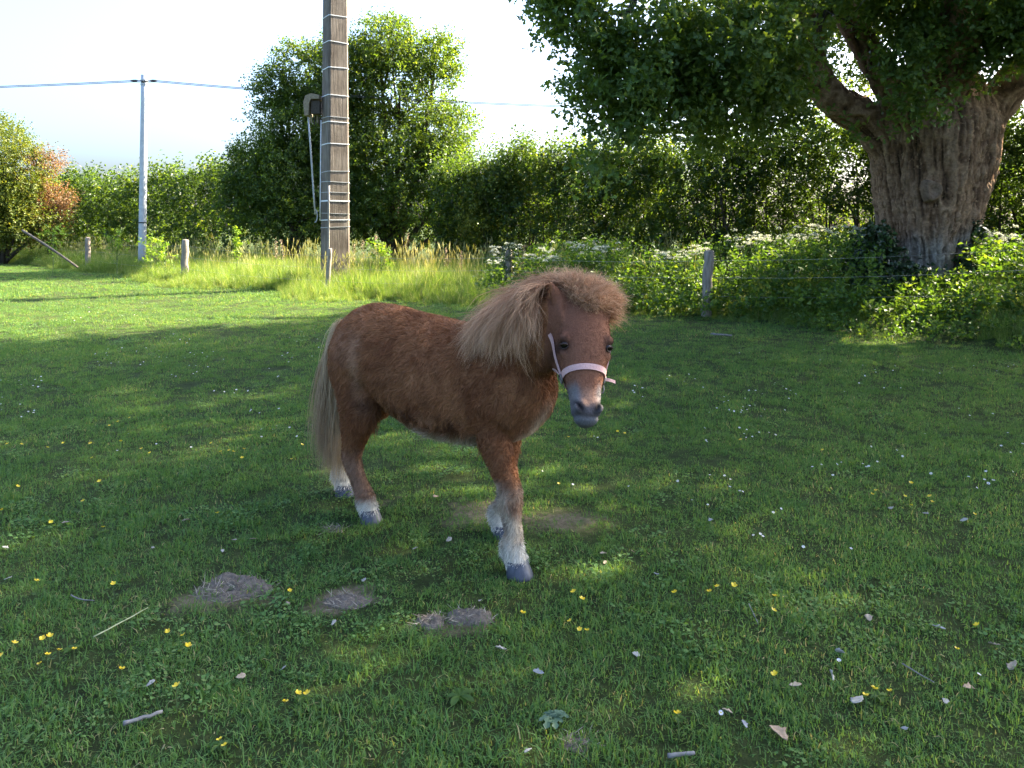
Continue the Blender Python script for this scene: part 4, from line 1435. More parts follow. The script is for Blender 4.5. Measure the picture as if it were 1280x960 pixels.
    front(FRh, .1, (.565, .122, .285), (.475, .105, .50), (.42, .09, .66))
    front(FLh, -.1, (.375, -.115, .285), (.385, -.105, .50), (.40, -.09, .66))
    def hind(foot, hip, st, hk):
        leg([(*hip, .16, .085), (*st, .125, .075), ((st[0] * .5 + hk[0] * .5), (st[1] + hk[1]) / 2, (st[2] + hk[2]) / 2, .078, .054),
             (hk[0] + .012, hk[1], hk[2] + .05, .054, .042), (*hk, .050, .041), (hk[0] * .8 + foot[0] * .2, hk[1] * .8 + foot[1] * .2, hk[2] - .06, .041, .036), (hk[0] * .5 + foot[0] * .5, hk[1] * .5 + foot[1] * .5, .165, .035, .033),
             (foot[0] - .028, foot[1], .112, .042, .040), (foot[0] - .014, foot[1], .074, .039, .037), (foot[0], foot[1], .045, .043, .041), (foot[0] + .004, foot[1], .028, .045, .042)])
    hind(HRh, (-.350, .105, .74), (-.325, .115, .56), (-.415, .085, .285))
    hind(HLh, (-.39, -.115, .74), (-.45, -.12, .55), (-.715, -.085, .30))
    me = remesh_union(parts, .0082, 4)
    co, no = mesh_co(me), mesh_no(me)
    # press in nostrils, mouth line and eye sockets; soften muscle hollows
    h = to_head(co)
    disp = np.zeros(len(co))
    for s in (-1, 1):
        q = ((h[:, 0] - .885) * HL_ / .019) ** 2 + ((h[:, 1] - s * .036 + (h[:, 0] - .885) * s * .25) / .0115) ** 2
        disp -= .015 * np.exp(-q) * (h[:, 2] > -.04)
        q = ((h[:, 0] - .425) * HL_ / .024) ** 2 + ((h[:, 1] - s * .092) / .022) ** 2 + ((h[:, 2] - .004) / .03) ** 2
        disp -= .006 * np.exp(-q)
    mouth = np.exp(-((h[:, 0] - .962 + .25 * np.abs(h[:, 1])) * HL_ / .006) ** 2) * (h[:, 0] > .85) * (np.abs(h[:, 1]) < .08) * (h[:, 2] > -.09)
    disp -= .006 * mouth
    b = to_body(co)
    # groin fold and shoulder line
    q = ((b[:, 0] + .27) / .07) ** 2 + ((b[:, 2] - .60) / .10) ** 2
    disp -= .018 * np.exp(-q) * (np.abs(b[:, 1]) > .1)
    q = ((b[:, 0] - .33 - (b[:, 2] - .7) * .25) / .04) ** 2 + ((b[:, 2] - .66) / .16) ** 2
    disp -= .008 * np.exp(-q) * (np.abs(b[:, 1]) > .1)
    disp += (fbm(co * 9, 2, 5) - .5) * .008 * (h[:, 0] > 1.15) 
    co = co + no * disp[:, None]
    me.vertices.foreach_set('co', co.astype(np.float32).ravel())
    me.update()
    return me

FEET = [(.600, .128), (.335, -.130), (-.290, .088), (-.655, -.080)]
CHEST = np.array([.150, .052, .024])
CHEST_D = np.array([.190, .072, .029])
CHEST_L = np.array([.440, .205, .090])
CREAM = np.array([.60, .49, .36])
WHITE_ = np.array([.66, .60, .50])
GREYB = np.array([.10, .085, .085])

def lerp(a, b, t):
    return a + (b - a) * t[:, None]

def coat_colour(p):
    """coat colour of the pony at world points on its skin"""
    n = len(p)
    b, h = to_body(p), to_head(p)
    nz = fbm(p * 7, 3, 77); nf = fbm(p * 26, 2, 78)
    c = lerp(np.tile(CHEST_D, (n, 1)), np.tile(CHEST_L, (n, 1)), np.clip((nz - .2) * 1.0 + (nf - .5) * .5, 0, 1))
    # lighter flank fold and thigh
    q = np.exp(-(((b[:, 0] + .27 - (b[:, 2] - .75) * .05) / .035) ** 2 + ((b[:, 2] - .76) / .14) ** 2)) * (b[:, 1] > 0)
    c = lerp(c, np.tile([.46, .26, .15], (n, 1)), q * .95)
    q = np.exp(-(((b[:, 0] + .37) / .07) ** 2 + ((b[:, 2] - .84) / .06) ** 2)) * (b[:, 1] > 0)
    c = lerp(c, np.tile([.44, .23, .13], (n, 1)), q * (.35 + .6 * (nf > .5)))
    # shaggy lower flank: dark and foxy locks
    lk = fbm(np.stack([b[:, 0] * 55, b[:, 1] * 20, b[:, 2] * 9], 1), 2, 79)
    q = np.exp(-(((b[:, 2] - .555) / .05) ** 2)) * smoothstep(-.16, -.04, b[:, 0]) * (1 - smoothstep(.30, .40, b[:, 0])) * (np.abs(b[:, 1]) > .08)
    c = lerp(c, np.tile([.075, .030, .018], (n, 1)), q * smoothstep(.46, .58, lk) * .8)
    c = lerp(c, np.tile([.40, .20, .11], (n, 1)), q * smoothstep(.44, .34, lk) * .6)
    # pale belly line
    bel = smoothstep(.535, .470, b[:, 2] + (nz - .5) * .06) * (b[:, 0] > -.16) * (b[:, 0] < .40) * (np.abs(b[:, 1]) < .19)
    c = lerp(c, np.tile(CREAM * .9, (n, 1)), bel * .9)
    # chest between the forelegs
    q = np.exp(-(((b[:, 1]) / .05) ** 2)) * smoothstep(.74, .56, b[:, 2]) * (b[:, 0] > .5)
    c = lerp(c, np.tile(CREAM * .8, (n, 1)), q * .85)
    # legs
    head = (h[:, 0] > -.25) & (h[:, 0] < 1.08) & (np.abs(h[:, 1]) < .14) & (h[:, 2] > -.24) & (h[:, 2] < .12)
    fore = (b[:, 0] > .15) & (b[:, 2] < .45) & ~head
    k = smoothstep(.36, .27, b[:, 2] + (nz - .5) * .14) * fore
    c = lerp(c, lerp(np.tile([.40, .29, .20], (n, 1)), np.tile(CREAM, (n, 1)), np.clip((nf - .25) * 2.4, 0, 1)), k * .95)
    q = np.exp(-((b[:, 2] - .40) / .07) ** 2) * fore * (b[:, 1] > 0) * (nz > .45)
    c = lerp(c, np.tile([.10, .055, .04], (n, 1)), q * .6)
    q = np.exp(-((b[:, 2] - .20) / .035) ** 2) * fore * smoothstep(.48, .6, nz)
    c = lerp(c, np.tile([.13, .10, .085], (n, 1)), q * .75)
    q = np.exp(-(((b[:, 2] - .275) / .035) ** 2 + ((b[:, 0] - .60) / .03) ** 2)) * fore
    c = lerp(c, np.tile([.27, .13, .07], (n, 1)), q * .8)
    k = smoothstep(.145, .10, b[:, 2] + (nf - .5) * .04) * fore
    c = lerp(c, np.tile(WHITE_, (n, 1)), k)
    rear = (b[:, 0] < -.15) & (b[:, 2] < .45)
    k = smoothstep(.36, .24, b[:, 2] + (nz - .5) * .1) * rear
    c = lerp(c, np.tile([.26, .155, .10], (n, 1)), k * .75)
    k = smoothstep(.125, .085, b[:, 2] + (nf - .5) * .03) * rear
    c = lerp(c, np.tile(WHITE_, (n, 1)), k)
    k = smoothstep(.19, .14, b[:, 2] + (nf - .5) * .03) * rear * (b[:, 0] < -.5)
    c = lerp(c, np.tile(WHITE_, (n, 1)), k)
    # face
    fb = lerp(np.tile([.165, .068, .038], (n, 1)), np.tile([.235, .102, .056], (n, 1)), np.clip(nz * 1.2 - .1, 0, 1))
    c = np.where(head[:, None], fb, c)
    k = smoothstep(.70, .82, h[:, 0]) * head
    c = lerp(c, np.tile([.30, .17, .11], (n, 1)), k * .7)
    side = smoothstep(.016, .045, np.abs(h[:, 1]))
    k = smoothstep(.74, .84, h[:, 0] + side * .07) * head
    c = lerp(c, np.tile([.185, .16, .15], (n, 1)), k * (.10 + .90 * side))
    k = smoothstep(.85, .92, h[:, 0] + (nf - .5) * .05) * head
    c = lerp(c, np.tile([.090, .085, .090], (n, 1)), k * .9)
    k = smoothstep(.945, .975, h[:, 0]) * head
    c = lerp(c, np.tile([.13, .13, .135], (n, 1)), k * .8)
    for s in (-1, 1):
        q = ((h[:, 0] - .885) * HL_ / .020) ** 2 + ((h[:, 1] - s * .036 + (h[:, 0] - .885) * s * .25) / .0125) ** 2
        c = lerp(c, np.tile([.012, .010, .012], (n, 1)), np.clip(1.4 * np.exp(-q), 0, 1) * head * (h[:, 2] > -.05))
        q = ((h[:, 0] - .425) * HL_ / .030) ** 2 + ((h[:, 1] - s * .094) / .024) ** 2
        c = lerp(c, np.tile([.030, .016, .012], (n, 1)), np.clip(1.1 * np.exp(-q), 0, 1) * head * .85)
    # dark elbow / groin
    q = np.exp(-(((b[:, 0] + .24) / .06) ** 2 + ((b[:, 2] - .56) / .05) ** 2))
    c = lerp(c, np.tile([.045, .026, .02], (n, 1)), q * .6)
    return np.clip(c, .005, .9)

def hair_mat(name, rough=.55, trans=.25, coat=0.0):
    m, nt, b, out = mat(name)
    at = nt.nodes.new('ShaderNodeAttribute'); at.attribute_name = 'Col'
    nt.links.new(at.outputs['Color'], b.inputs['Base Color'])
    b.inputs['Roughness'].default_value = rough
    b.inputs['Specular IOR Level'].default_value = .12
    if trans:
        t = nt.nodes.new('ShaderNodeBsdfTranslucent')
        nt.links.new(at.outputs['Color'], t.inputs[0])
        mx = nt.nodes.new('ShaderNodeMixShader'); mx.inputs[0].default_value = trans
        nt.links.new(b.outputs[0], mx.inputs[1]); nt.links.new(t.outputs[0], mx.inputs[2])
        nt.links.new(mx.outputs[0], out.inputs[0])
    return m

def ribbons(pts, wid, col, rng, name):
    """pts (N,K,3) strand paths -> tapered flat ribbons; wid (N,), col (N,3) or (N,K,3)"""
    N, K, _ = pts.shape
    t = np.gradient(pts, axis=1)
    ref = rand_dirs(N, rng)
    view = norm(pts[:, 0] - np.array([0, 0, CAMZ]))
    sd_ = norm(np.cross(t[:, K // 2], ref))
    tp = np.linspace(0, 1, K)
    prof = np.where(tp < .3, 1.0, 1 - ((tp - .3) / .7) ** 1.6)
    V = []
    idx = []
    for k in range(K - 1):
        w_ = (wid * prof[k] * .5)[:, None]
        V += [pts[:, k] - sd_ * w_, pts[:, k] + sd_ * w_]
    V.append(pts[:, -1])
    nv = 2 * (K - 1) + 1
    v = np.stack(V, 1)
    base = (np.arange(N) * nv)[:, None]
    fq = [np.array([[2 * k, 2 * k + 1, 2 * k + 3, 2 * k + 2]]) + base for k in range(K - 2)]
    ft = np.array([[2 * K - 4, 2 * K - 3, 2 * K - 2]]) + base
    if col.ndim == 2:
        cv = np.repeat(col, nv, axis=0)
    else:
        cc = []
        for k in range(K - 1):
            cc += [col[:, k], col[:, k]]
        cc.append(col[:, -1])
        cv = np.stack(cc, 1).reshape(-1, 3)
    faces = ([np.concatenate(fq)] if fq else []) + [ft]
    return np_mesh(name, v.reshape(-1, 3), faces, {'Col': cv})

def push_out(bvh, pts, gap):
    """keep strand points outside the skin"""
    N, K, _ = pts.shape
    flat = pts.reshape(-1, 3)
    for i in range(len(flat)):
        loc, nrm, _, dist = bvh.find_nearest(Vector(flat[i]), .2)
        if loc is None:
            continue
        d = (Vector(flat[i]) - loc).dot(nrm)
        g = gap[i % K] if hasattr(gap, '__len__') else gap
        if d < g:
            flat[i] = np.array(loc + nrm * g)
    return flat.reshape(N, K, 3)

def build_pony():
    rng = np.random.default_rng(123)
    me = pony_body()
    co = mesh_co(me)
    col = coat_colour(co)
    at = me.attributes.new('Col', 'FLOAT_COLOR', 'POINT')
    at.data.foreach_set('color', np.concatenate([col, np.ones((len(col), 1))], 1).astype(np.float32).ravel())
    root = empty('pony', tuple(PO + [0, 0, PGZ]))
    tag(root, 'small chestnut pony foal with a bushy pale mane standing on the lawn', 'pony')
    ms, nt, b, out = mat('pony_skin')
    a_ = nt.nodes.new('ShaderNodeAttribute'); a_.attribute_name = 'Col'
    nz = noise_tex(nt, 160, 4, .7, geo_pos(nt))
    rr = ramp(nt, [(.3, (.7, .7, .7)), (.7, (1.15, 1.15, 1.15))], nz.outputs['Fac'])
    nt.links.new(mixrgb(nt, 1.0, a_.outputs['Color'], rr.outputs[0], 'MULTIPLY'), b.inputs['Base Color'])
    b.inputs['Roughness'].default_value = .75
    b.inputs['Specular IOR Level'].default_value = .15
    bump(nt, b, nz.outputs['Fac'], .5, .006)
    body = link('body', me, ms, root, True)
    tris = mesh_tris(me)
    bvh = BVHTree.FromPolygons([tuple(c) for c in co], [tuple(int(i) for i in t) for t in tris])

    # ---- coat: short hairs over the whole skin
    def sample(n):
        a, b_, c = co[tris[:, 0]], co[tris[:, 1]], co[tris[:, 2]]
        cr = np.cross(b_ - a, c - a)
        ar = np.linalg.norm(cr, axis=1)
        k = rng.choice(len(tris), n, p=ar / ar.sum())
        u, v = rng.uniform(0, 1, n), rng.uniform(0, 1, n)
        f = u + v > 1
        u[f], v[f] = 1 - u[f], 1 - v[f]
        p = a[k] + u[:, None] * (b_ - a)[k] + v[:, None] * (c - a)[k]
        return p, norm(cr[k])
    p, nrm = sample(138000)
    bb, hh = to_body(p), to_head(p)
    head = (hh[:, 0] > -.2) & (hh[:, 0] < 1.08) & (np.abs(hh[:, 1]) < .14) & (hh[:, 2] > -.24) & (hh[:, 2] < .12)
    L = np.full(len(p), .022)
    L = np.where(bb[:, 2] < .42, .017, L)
    fringe = smoothstep(.55, .47, bb[:, 2]) * (bb[:, 0] > -.25) * (bb[:, 0] < .42) * (bb[:, 2] > .40)
    L = L + fringe * .034
    knee = np.exp(-((bb[:, 2] - .27) / .05) ** 2) * (bb[:, 0] > .1)
    L = L + knee * .012
    fet = np.exp(-((bb[:, 2] - .10) / .035) ** 2)
    L = L + fet * .014
    L = L * (.55 + .9 * fbm(p * 24, 2, 45))
    L = np.where(head, .0075, L)
    L = np.where(head & (hh[:, 0] > .80), .003, L)
    keep = ~((head & (hh[:, 0] > .955)) | (bb[:, 2] < .032))
    # keep hair off the eyes
    for s in (-1, 1):
        e = Hd(.425, s * .098, .008)
        keep &= np.linalg.norm(p - e, axis=1) > .021
    p, nrm, L, bb, hh, head = p[keep], nrm[keep], L[keep], bb[keep], hh[keep], head[keep]
    flow = np.where(head[:, None], HA[None], (-PH * .55 - PU * .85)[None])
    flow = flow + rng.normal(0, .28, p.shape) + (np.stack([fbm(p * 22, 2, 1), fbm(p * 22, 2, 2), fbm(p * 22, 2, 3)], 1) - .5) * np.where(head, .8, 2.6)[:, None]
    flow = flow - nrm * np.sum(flow * nrm, 1, keepdims=True)
    d0 = norm(norm(flow) * .9 + nrm * np.where(head, .32, .55)[:, None])
    d1 = norm(d0 + norm(flow) * .45 - PU * .15)
    L = L * rng.uniform(.6, 1.25, len(p))
    pts = np.stack([p - nrm * .001, p + d0 * (L * .5)[:, None], p + d0 * (L * .5)[:, None] + d1 * (L * .5)[:, None]], 1)
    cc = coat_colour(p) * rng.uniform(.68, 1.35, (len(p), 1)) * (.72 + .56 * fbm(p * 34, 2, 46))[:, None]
    cc = np.stack([cc * .85, cc, cc * 1.12], 1)
    wid = np.where(head, .0013, .0021) * rng.uniform(.7, 1.3, len(p))
    M_COAT = hair_mat('coat_hair', .5, .2)
    o = link('coat', ribbons(pts, wid, cc, rng, 'coat'), M_COAT, root)
    o['kind'] = 'stuff'

    # ---- long hair helper: guides with gravity, strands clumped round them
    M_HAIR = hair_mat('mane_hair', .5, .3)
    def long_hair(name, roots, dirs, length, grav, stiff, per, spread, cfun, gap=.006, K=8, tipclump=.55, wid=.0018, wav=.012, lv=(.72, 1.08), drop=None, kink=.05):
        G = len(roots)
        d = norm(dirs)
        step = length / (K - 1)
        g = [roots]
        cur = roots.copy()
        for k in range(1, K):
            d = norm(d + np.array([0, 0, -1.0]) * (grav / (K - 1))[:, None] + rng.normal(0, kink, d.shape))
            cur = cur + d * step[:, None]
            g.append(cur)
        g = np.stack(g, 1)
        g = push_out(bvh, g, np.linspace(.002, .03, K))
        N = G * per
        gi = np.repeat(np.arange(G), per)
        off = rng.normal(0, 1, (N, 3)) * spread
        tt = np.linspace(0, 1, K)
        amp = (1 - tipclump * tt ** 1.2)
        pts = g[gi] + off[:, None, :] * amp[None, :, None]
        # individual waviness and length
        ls = rng.uniform(lv[0], lv[1], N)
        pts = pts[:, :1] + (pts - pts[:, :1]) * ls[:, None, None]
        ph = rng.uniform(0, 6.28, (N, 3)); fr = rng.uniform(4, 9, (N, 1))
        pts = pts + np.sin(tt[None, :, None] * fr[:, None, :] + ph[:, None, :]) * (wav * tt ** 1.1)[None, :, None]
        pts = push_out(bvh, pts, np.linspace(-.002, .006, K))
        if drop is not None:
            top_ = pts[np.arange(N), pts[:, :, 2].argmax(1)]
            zmax = top_[:, 2] - PGZ + 1.2 * (top_[:, 0] - .26) ** 2
            kp = ~drop(pts.reshape(-1, 3)).reshape(N, K).any(1) & ((zmax < 1.236 + rng.normal(0, .020, N)) | (name == 'tail'))
            pts, gi = pts[kp], gi[kp]; N = len(pts)
        c = cfun(pts, gi, tt)
        o_ = link(name, ribbons(pts, wid * rng.uniform(.7, 1.4, N), c, rng, name), M_HAIR, root)
        o_['kind'] = 'stuff'
        return o_
    def mane_col(pts, gi, tt):
        N, K, _ = pts.shape
        gr = rng.uniform(0, 1, gi.max() + 1)[gi]
        r = np.clip(gr * .55 + rng.uniform(0, .55, N), 0, 1)
        rt = np.array([.20, .092, .050]); md = np.array([.40, .205, .108]); tp = np.array([.70, .455, .27])
        base = np.where(tt[:, None] < .45, rt + (md - rt) * (tt[:, None] / .45), md + (tp - md) * ((tt[:, None] - .45) / .55))
        return np.clip(base[None] * (.65 + .62 * r)[:, None, None], 0, .85)
    def over_ear(p_):
        q_ = to_head(p_)
        return (q_[:, 1] > -.168) & (q_[:, 1] < -.088) & (q_[:, 0] > -.07) & (q_[:, 0] < .15) & (q_[:, 2] > -.085)
    # crest line from withers to poll
    cr = np.array([(.34, 0, .970), (.44, 0, 1.005), (.54, .005, 1.055), (.66, .025, 1.105), (.76, .045, 1.140), (.84, .06, 1.16)])
    G = 620
    q = rng.uniform(0, .93, G) ** .85
    pos = np.array([bez([Wn(cr)[i] for i in range(len(cr))], 60)[int(a * 59)] for a in q])
    lat = rng.normal(0, .020, G)
    roots = pos + PR * lat[:, None] - PU * .01
    sidew = np.clip(rng.normal(.80, .50, G), -.6, 1.6)
    dirs = PU * rng.uniform(.3, 1.1, G)[:, None] + PR * sidew[:, None] - PH * (rng.normal(.15, .20, G) + .55 * smoothstep(.6, .95, q))[:, None] + rng.normal(0, .26, (G, 3))
    ln = np.interp(q, [0, .15, .5, 1], [.11, .22, .33, .28]) * rng.uniform(.5, 1.12, G)
    long_hair('mane', roots, dirs, ln, rng.uniform(1.5, 3.2, G), None, 32, .011, mane_col, wav=.017, tipclump=.45, drop=over_ear, kink=.11, lv=(.55, 1.1))
    # upright fluff along the crest
    G = 260
    q = rng.uniform(.12, 1, G)
    crv = bez([Wn(cr)[i] for i in range(len(cr))], 60)
    pos = crv[(q * 59).astype(int)]
    roots = pos + PR * rng.normal(0, .02, G)[:, None] - PU * .01
    dirs = PU * 1.0 + PR * rng.normal(.15, .45, G)[:, None] - PH * rng.normal(.25, .25, G)[:, None] + rng.normal(0, .15, (G, 3))
    long_hair('mane_crest', roots, dirs, np.interp(q, [0, .5, 1], [.07, .11, .115]) * rng.uniform(.7, 1.15, G), rng.uniform(.1, .9, G), None, 27, .015, mane_col, wav=.015, tipclump=-.2, drop=over_ear, lv=(.45, 1.15))
    # forelock: a mop standing out all round the poll
    G = 560
    ctr = Hd(.075, 0.0, -.085)
    roots, dirs = [], []
    while len(roots) < G:
        d = rand_dirs(1, rng)[0]
        up_c, out_c, lat_c = -d @ HA, d @ HN, d @ HW
        if up_c < -.12 or out_c < -.55 or (lat_c < -.38 and up_c < .72):
            continue
        hp, nn_, _, _ = bvh.ray_cast(Vector(ctr), Vector(d), .4)
        if hp is None or (Vector(ctr) - hp).length > .125:
            continue
        roots.append(np.array(hp)); dirs.append(d)
    roots, dirs = np.array(roots), np.array(dirs)
    front_ = np.clip(dirs @ HN, 0, 1) * np.clip(1 - 1.2 * (-(dirs @ HA)), 0, 1)
    dirs = dirs + rng.normal(0, .30, dirs.shape) - HA * .15 + HW * .10
    ln = rng.uniform(.075, .135, G) * (1 - .45 * front_)
    long_hair('forelock', roots, dirs, ln, rng.uniform(.1, .7, G), None, 25, .013, mane_col, wav=.013, tipclump=-.25, lv=(.4, 1.1), drop=lambda p_: p_[:, 2] > 5)
    # tail
    G = 210
    roots = np.array([W(-.545 + rng.normal(0, .010), rng.normal(0, .022), .87 + rng.uniform(-.07, .05)) for _ in range(G)])
    fwd = rng.uniform(-1, 1, G)
    outv = rng.uniform(.18, .62, G)
    dirs = -PH * outv[:, None] + PU * rng.uniform(-.9, -.15, G)[:, None] + PR * rng.normal(-.01, .13, G)[:, None]
    def tail_col(pts, gi, tt):
        N, K, _ = pts.shape
        s_ = ((pts - PO) @ PH)
        out_ = smoothstep(-.625, -.665, s_ + rng.normal(0, .018, (N, 1)))
        c1 = np.array([.62, .455, .28]); c2 = np.array([.27, .145, .075])
        out_ = np.maximum(out_ * .6, smoothstep(.38, .52, outv[gi])[:, None] * (.35 + .65 * rng.uniform(0, 1, (N, 1))))
        c = c1 + (c2 - c1) * out_[..., None]
        low = smoothstep(.55, 1.0, tt)[None, :, None]
        c = c * (1 - low * .35) + np.array([.36, .22, .12]) * low * .35
        return np.clip(c * rng.uniform(.72, 1.25, (N, 1, 1)), 0, .85)
    long_hair('tail', roots, dirs, rng.uniform(.55, .76, G), rng.uniform(4.0, 6.5, G), None, 48, .012, tail_col, wav=.016, tipclump=.35, K=10, wid=.0017)

    # ---- hooves
    M_HOOF = plain_mat('hoof_horn', (.030, .032, .042), (.075, .08, .10), 60, .45, .15, .4, (1, 1, .3))
    A = np.linspace(0, 2 * np.pi, 24, endpoint=False)
    for i, (fs, ft) in enumerate(FEET):
        mb = Mesh()
        R = []
        ax = PH if i not in (0,) else norm(PH + np.array([.10, -.25, 0]))
        for z, f_, w_, sh in ((-.012, .062, .055, .014), (.004, .061, .054, .013), (.022, .055, .050, .010), (.044, .048, .045, .004), (.056, .043, .041, .0), (.060, .036, .034, .0)):
            c = W(fs, ft, z) + ax * sh
            rad = np.where(np.cos(A) > 0, f_, f_ * .80)
            R.append(c + (np.cos(A) * rad)[:, None] * ax + (np.sin(A) * w_)[:, None] * np.cross(PU, ax))
        v, f = loft(R)
        mb.add(v, f).build('hoof', M_HOOF, root, True)
    # ---- eyes
    me_, nt, b, out = mat('eye_dark')
    b.inputs['Base Color'].default_value = (.006, .004, .003, 1)
    b.inputs['Roughness'].default_value = .12
    b.inputs['Specular IOR Level'].default_value = .45
    M_LID = plain_mat('eyelid_skin', (.030, .017, .012), (.055, .03, .022), 120, .6, .2)
    for s in (-1, 1):
        g = Vector(Hd(.425, s * .25, .085))
        hp, nn_, _, _ = bvh.ray_cast(g, (Vector(Hd(.425, s * .04, -.02)) - g).normalized(), .5)
        c, nn_ = np.array(hp), np.array(nn_)
        mb = Mesh()
        bm = bmesh.new()
        bmesh.ops.create_uvsphere(bm, u_segments=20, v_segments=14, radius=.0165)
        for v_ in bm.verts:
            v_.co = Vector(c - nn_ * .0055) + v_.co
        mm = bpy.data.meshes.new('eye'); bm.to_mesh(mm); bm.free()
        eo = link('eye', mm, me_, root, True)
        # lids: an almond rim
        up_ = norm(-HA - nn_ * np.dot(-HA, nn_)); sd_ = np.cross(nn_, up_)
        for k, nm in ((1, 'upper_eyelid'), (-1, 'lower_eyelid')):
            aa = np.linspace(-.15, np.pi + .15, 13)
            pth = [c + sd_ * (.0165 * math.cos(q)) + up_ * (k * .0105 * math.sin(q)) + nn_ * (.0062 + .0035 * math.sin(q)) for q in aa]
            Mesh().tube(pth, np.interp(np.linspace(0, 1, 13), [0, .5, 1], [.0020, .0044 if k > 0 else .003, .0020]), 7).build(nm, M_LID, eo, True)
    # ---- sheath tuft under the flank
    Mesh().tube([W(-.245, .05, .60), W(-.235, .045, .55), W(-.215, .04, .525)], [.03, .026, .012], 12).build('sheath', M_LID, root, True)

    # ---- halter
    M_STRAP = plain_mat('pink_webbing', (.50, .28, .25), (.66, .42, .38), 220, .7, .35, .2)
    M_RING = plain_mat('dull_ring', (.10, .095, .085), (.22, .21, .19), 60, .4, .1, .5, metallic=.8)
    hal = empty('halter', tuple(Hd(.62, 0, .03)))
    tag(hal, 'pale pink webbing halter buckled round the pony head', 'halter')
    def on_head(u, phi, gap=.008):
        """point on the head's surface at u along it and angle phi round it"""
        dr = HW * math.cos(phi) + HN * math.sin(phi)
        c_ = Hd(u, 0, -.06)
        hp, nn_, _, _ = bvh.ray_cast(Vector(c_), Vector(dr), .5)
        if hp is None:
            return c_ + dr * .1, dr
        return np.array(hp) + np.array(nn_) * gap, np.array(nn_)
    def strap(name, us, phis, wid, parent, gap=.007):
        gap = np.broadcast_to(gap, (len(us),))
        P_, N_ = zip(*[on_head(u, f_, g_) for u, f_, g_ in zip(us, phis, gap)])
        P_, N_ = np.array(P_), norm(np.array(N_))
        for _ in range(3):
            P_[1:-1] = P_[1:-1] * .5 + (P_[:-2] + P_[2:]) * .25
            N_[1:-1] = norm(N_[1:-1] * .5 + (N_[:-2] + N_[2:]) * .25)
        T_ = norm(np.gradient(P_, axis=0)); S_ = norm(np.cross(N_, T_))
        R = []
        for p_, n_, s_ in zip(P_, N_, S_):
            R.append(np.array([p_ - s_ * wid / 2 - n_ * .002, p_ + s_ * wid / 2 - n_ * .002, p_ + s_ * wid / 2 + n_ * .0015, p_ - s_ * wid / 2 + n_ * .0015]))
        v, f = loft(R)
        Mesh().add(v, f).build(name, M_STRAP, parent)
        return P_
    D = math.radians
    f1 = np.linspace(D(188), D(-8), 24)
    strap('noseband', .635 - .045 * np.sin(np.linspace(0, np.pi, 24)), f1, .022, hal)
    f2 = np.linspace(D(190), D(350), 16)
    strap('chin_strap', .655 + .07 * np.sin(np.linspace(0, np.pi, 16)), f2, .020, hal)
    strap('cheek_strap', np.linspace(.64, .22, 18), np.linspace(D(186), D(180), 18), .017, hal, np.interp(np.arange(18), [0, 12, 17], [.007, .006, -.014]))
    strap('cheek_strap', np.linspace(.64, .22, 18), np.linspace(D(-6), D(0), 18), .017, hal, np.interp(np.arange(18), [0, 12, 17], [.007, .006, -.014]))
    strap('throat_strap', np.linspace(.66, .52, 14), np.linspace(D(190), D(235), 14), .018, hal)
    for s, ph in ((-1, D(187)), (1, D(-7))):
        c_, n_ = on_head(.643, ph, .011)
        e1 = norm(HA - n_ * np.dot(HA, n_)); e2 = np.cross(n_, e1)
        aa = np.linspace(0, 2 * np.pi, 17)
        pth = [c_ + e1 * .017 * np.clip(math.cos(q) * 1.25, -1, 1) + e2 * .015 * np.clip(math.sin(q) * 1.25, -1, 1) for q in aa]
        Mesh().tube(pth, .0032, 7).build('ring', M_RING, hal, True)
    # loose strap end and clip on the far cheek
    c_, n_ = on_head(.63, D(-5), .010)
    e = [c_, c_ + HW * .022 + HN * .004, c_ + HW * .045 + HA * .008]
    v, f = loft([np.array([q - HA * .006 - HN * .002, q + HA * .006 - HN * .002, q + HA * .006 + HN * .002, q - HA * .006 + HN * .002]) for q in bez(e, 8)])
    Mesh().add(v, f).build('strap_end', M_STRAP, hal)
    c_, n_ = on_head(.70, D(-8), .012)
    aa = np.linspace(0, 2 * np.pi, 13)
    Mesh().tube([c_ + HA * .018 * math.cos(q) + HW * .009 * math.sin(q) for q in aa], .003, 6).build('clip', M_RING, hal, True)
if TEST != 'land':
    build_pony()
# ================================================================== small things on the lawn
def lift(px, py, h):
    """ground point whose point h above it is seen at the pixel"""
    Y = FPX * (CAMZ - h) / (py - HOR)
    for _ in range(10):
        X = (px - 640) * Y / FPX
        Y = .5 * Y + .5 * FPX * (CAMZ - h - gz(X, Y)) / (py - HOR)
    X = (px - 640) * Y / FPX
    return X, Y, gz(X, Y)

M_YEL = leaf_mat('buttercup_yellow', [(0, (.62, .42, .010)), (1, (.78, .60, .02))], trans=.2, tcol=(1, 1, .5), rough=.3, spec=.5)
M_DAISY = leaf_mat('daisy_white', [(0, (.50, .50, .50)), (1, (.68, .68, .68))], trans=.25, tcol=(1, 1, 1), rough=.6)
M_YC = plain_mat('daisy_yellow', (.55, .36, .02), (.68, .48, .04), 200, .7, 0)

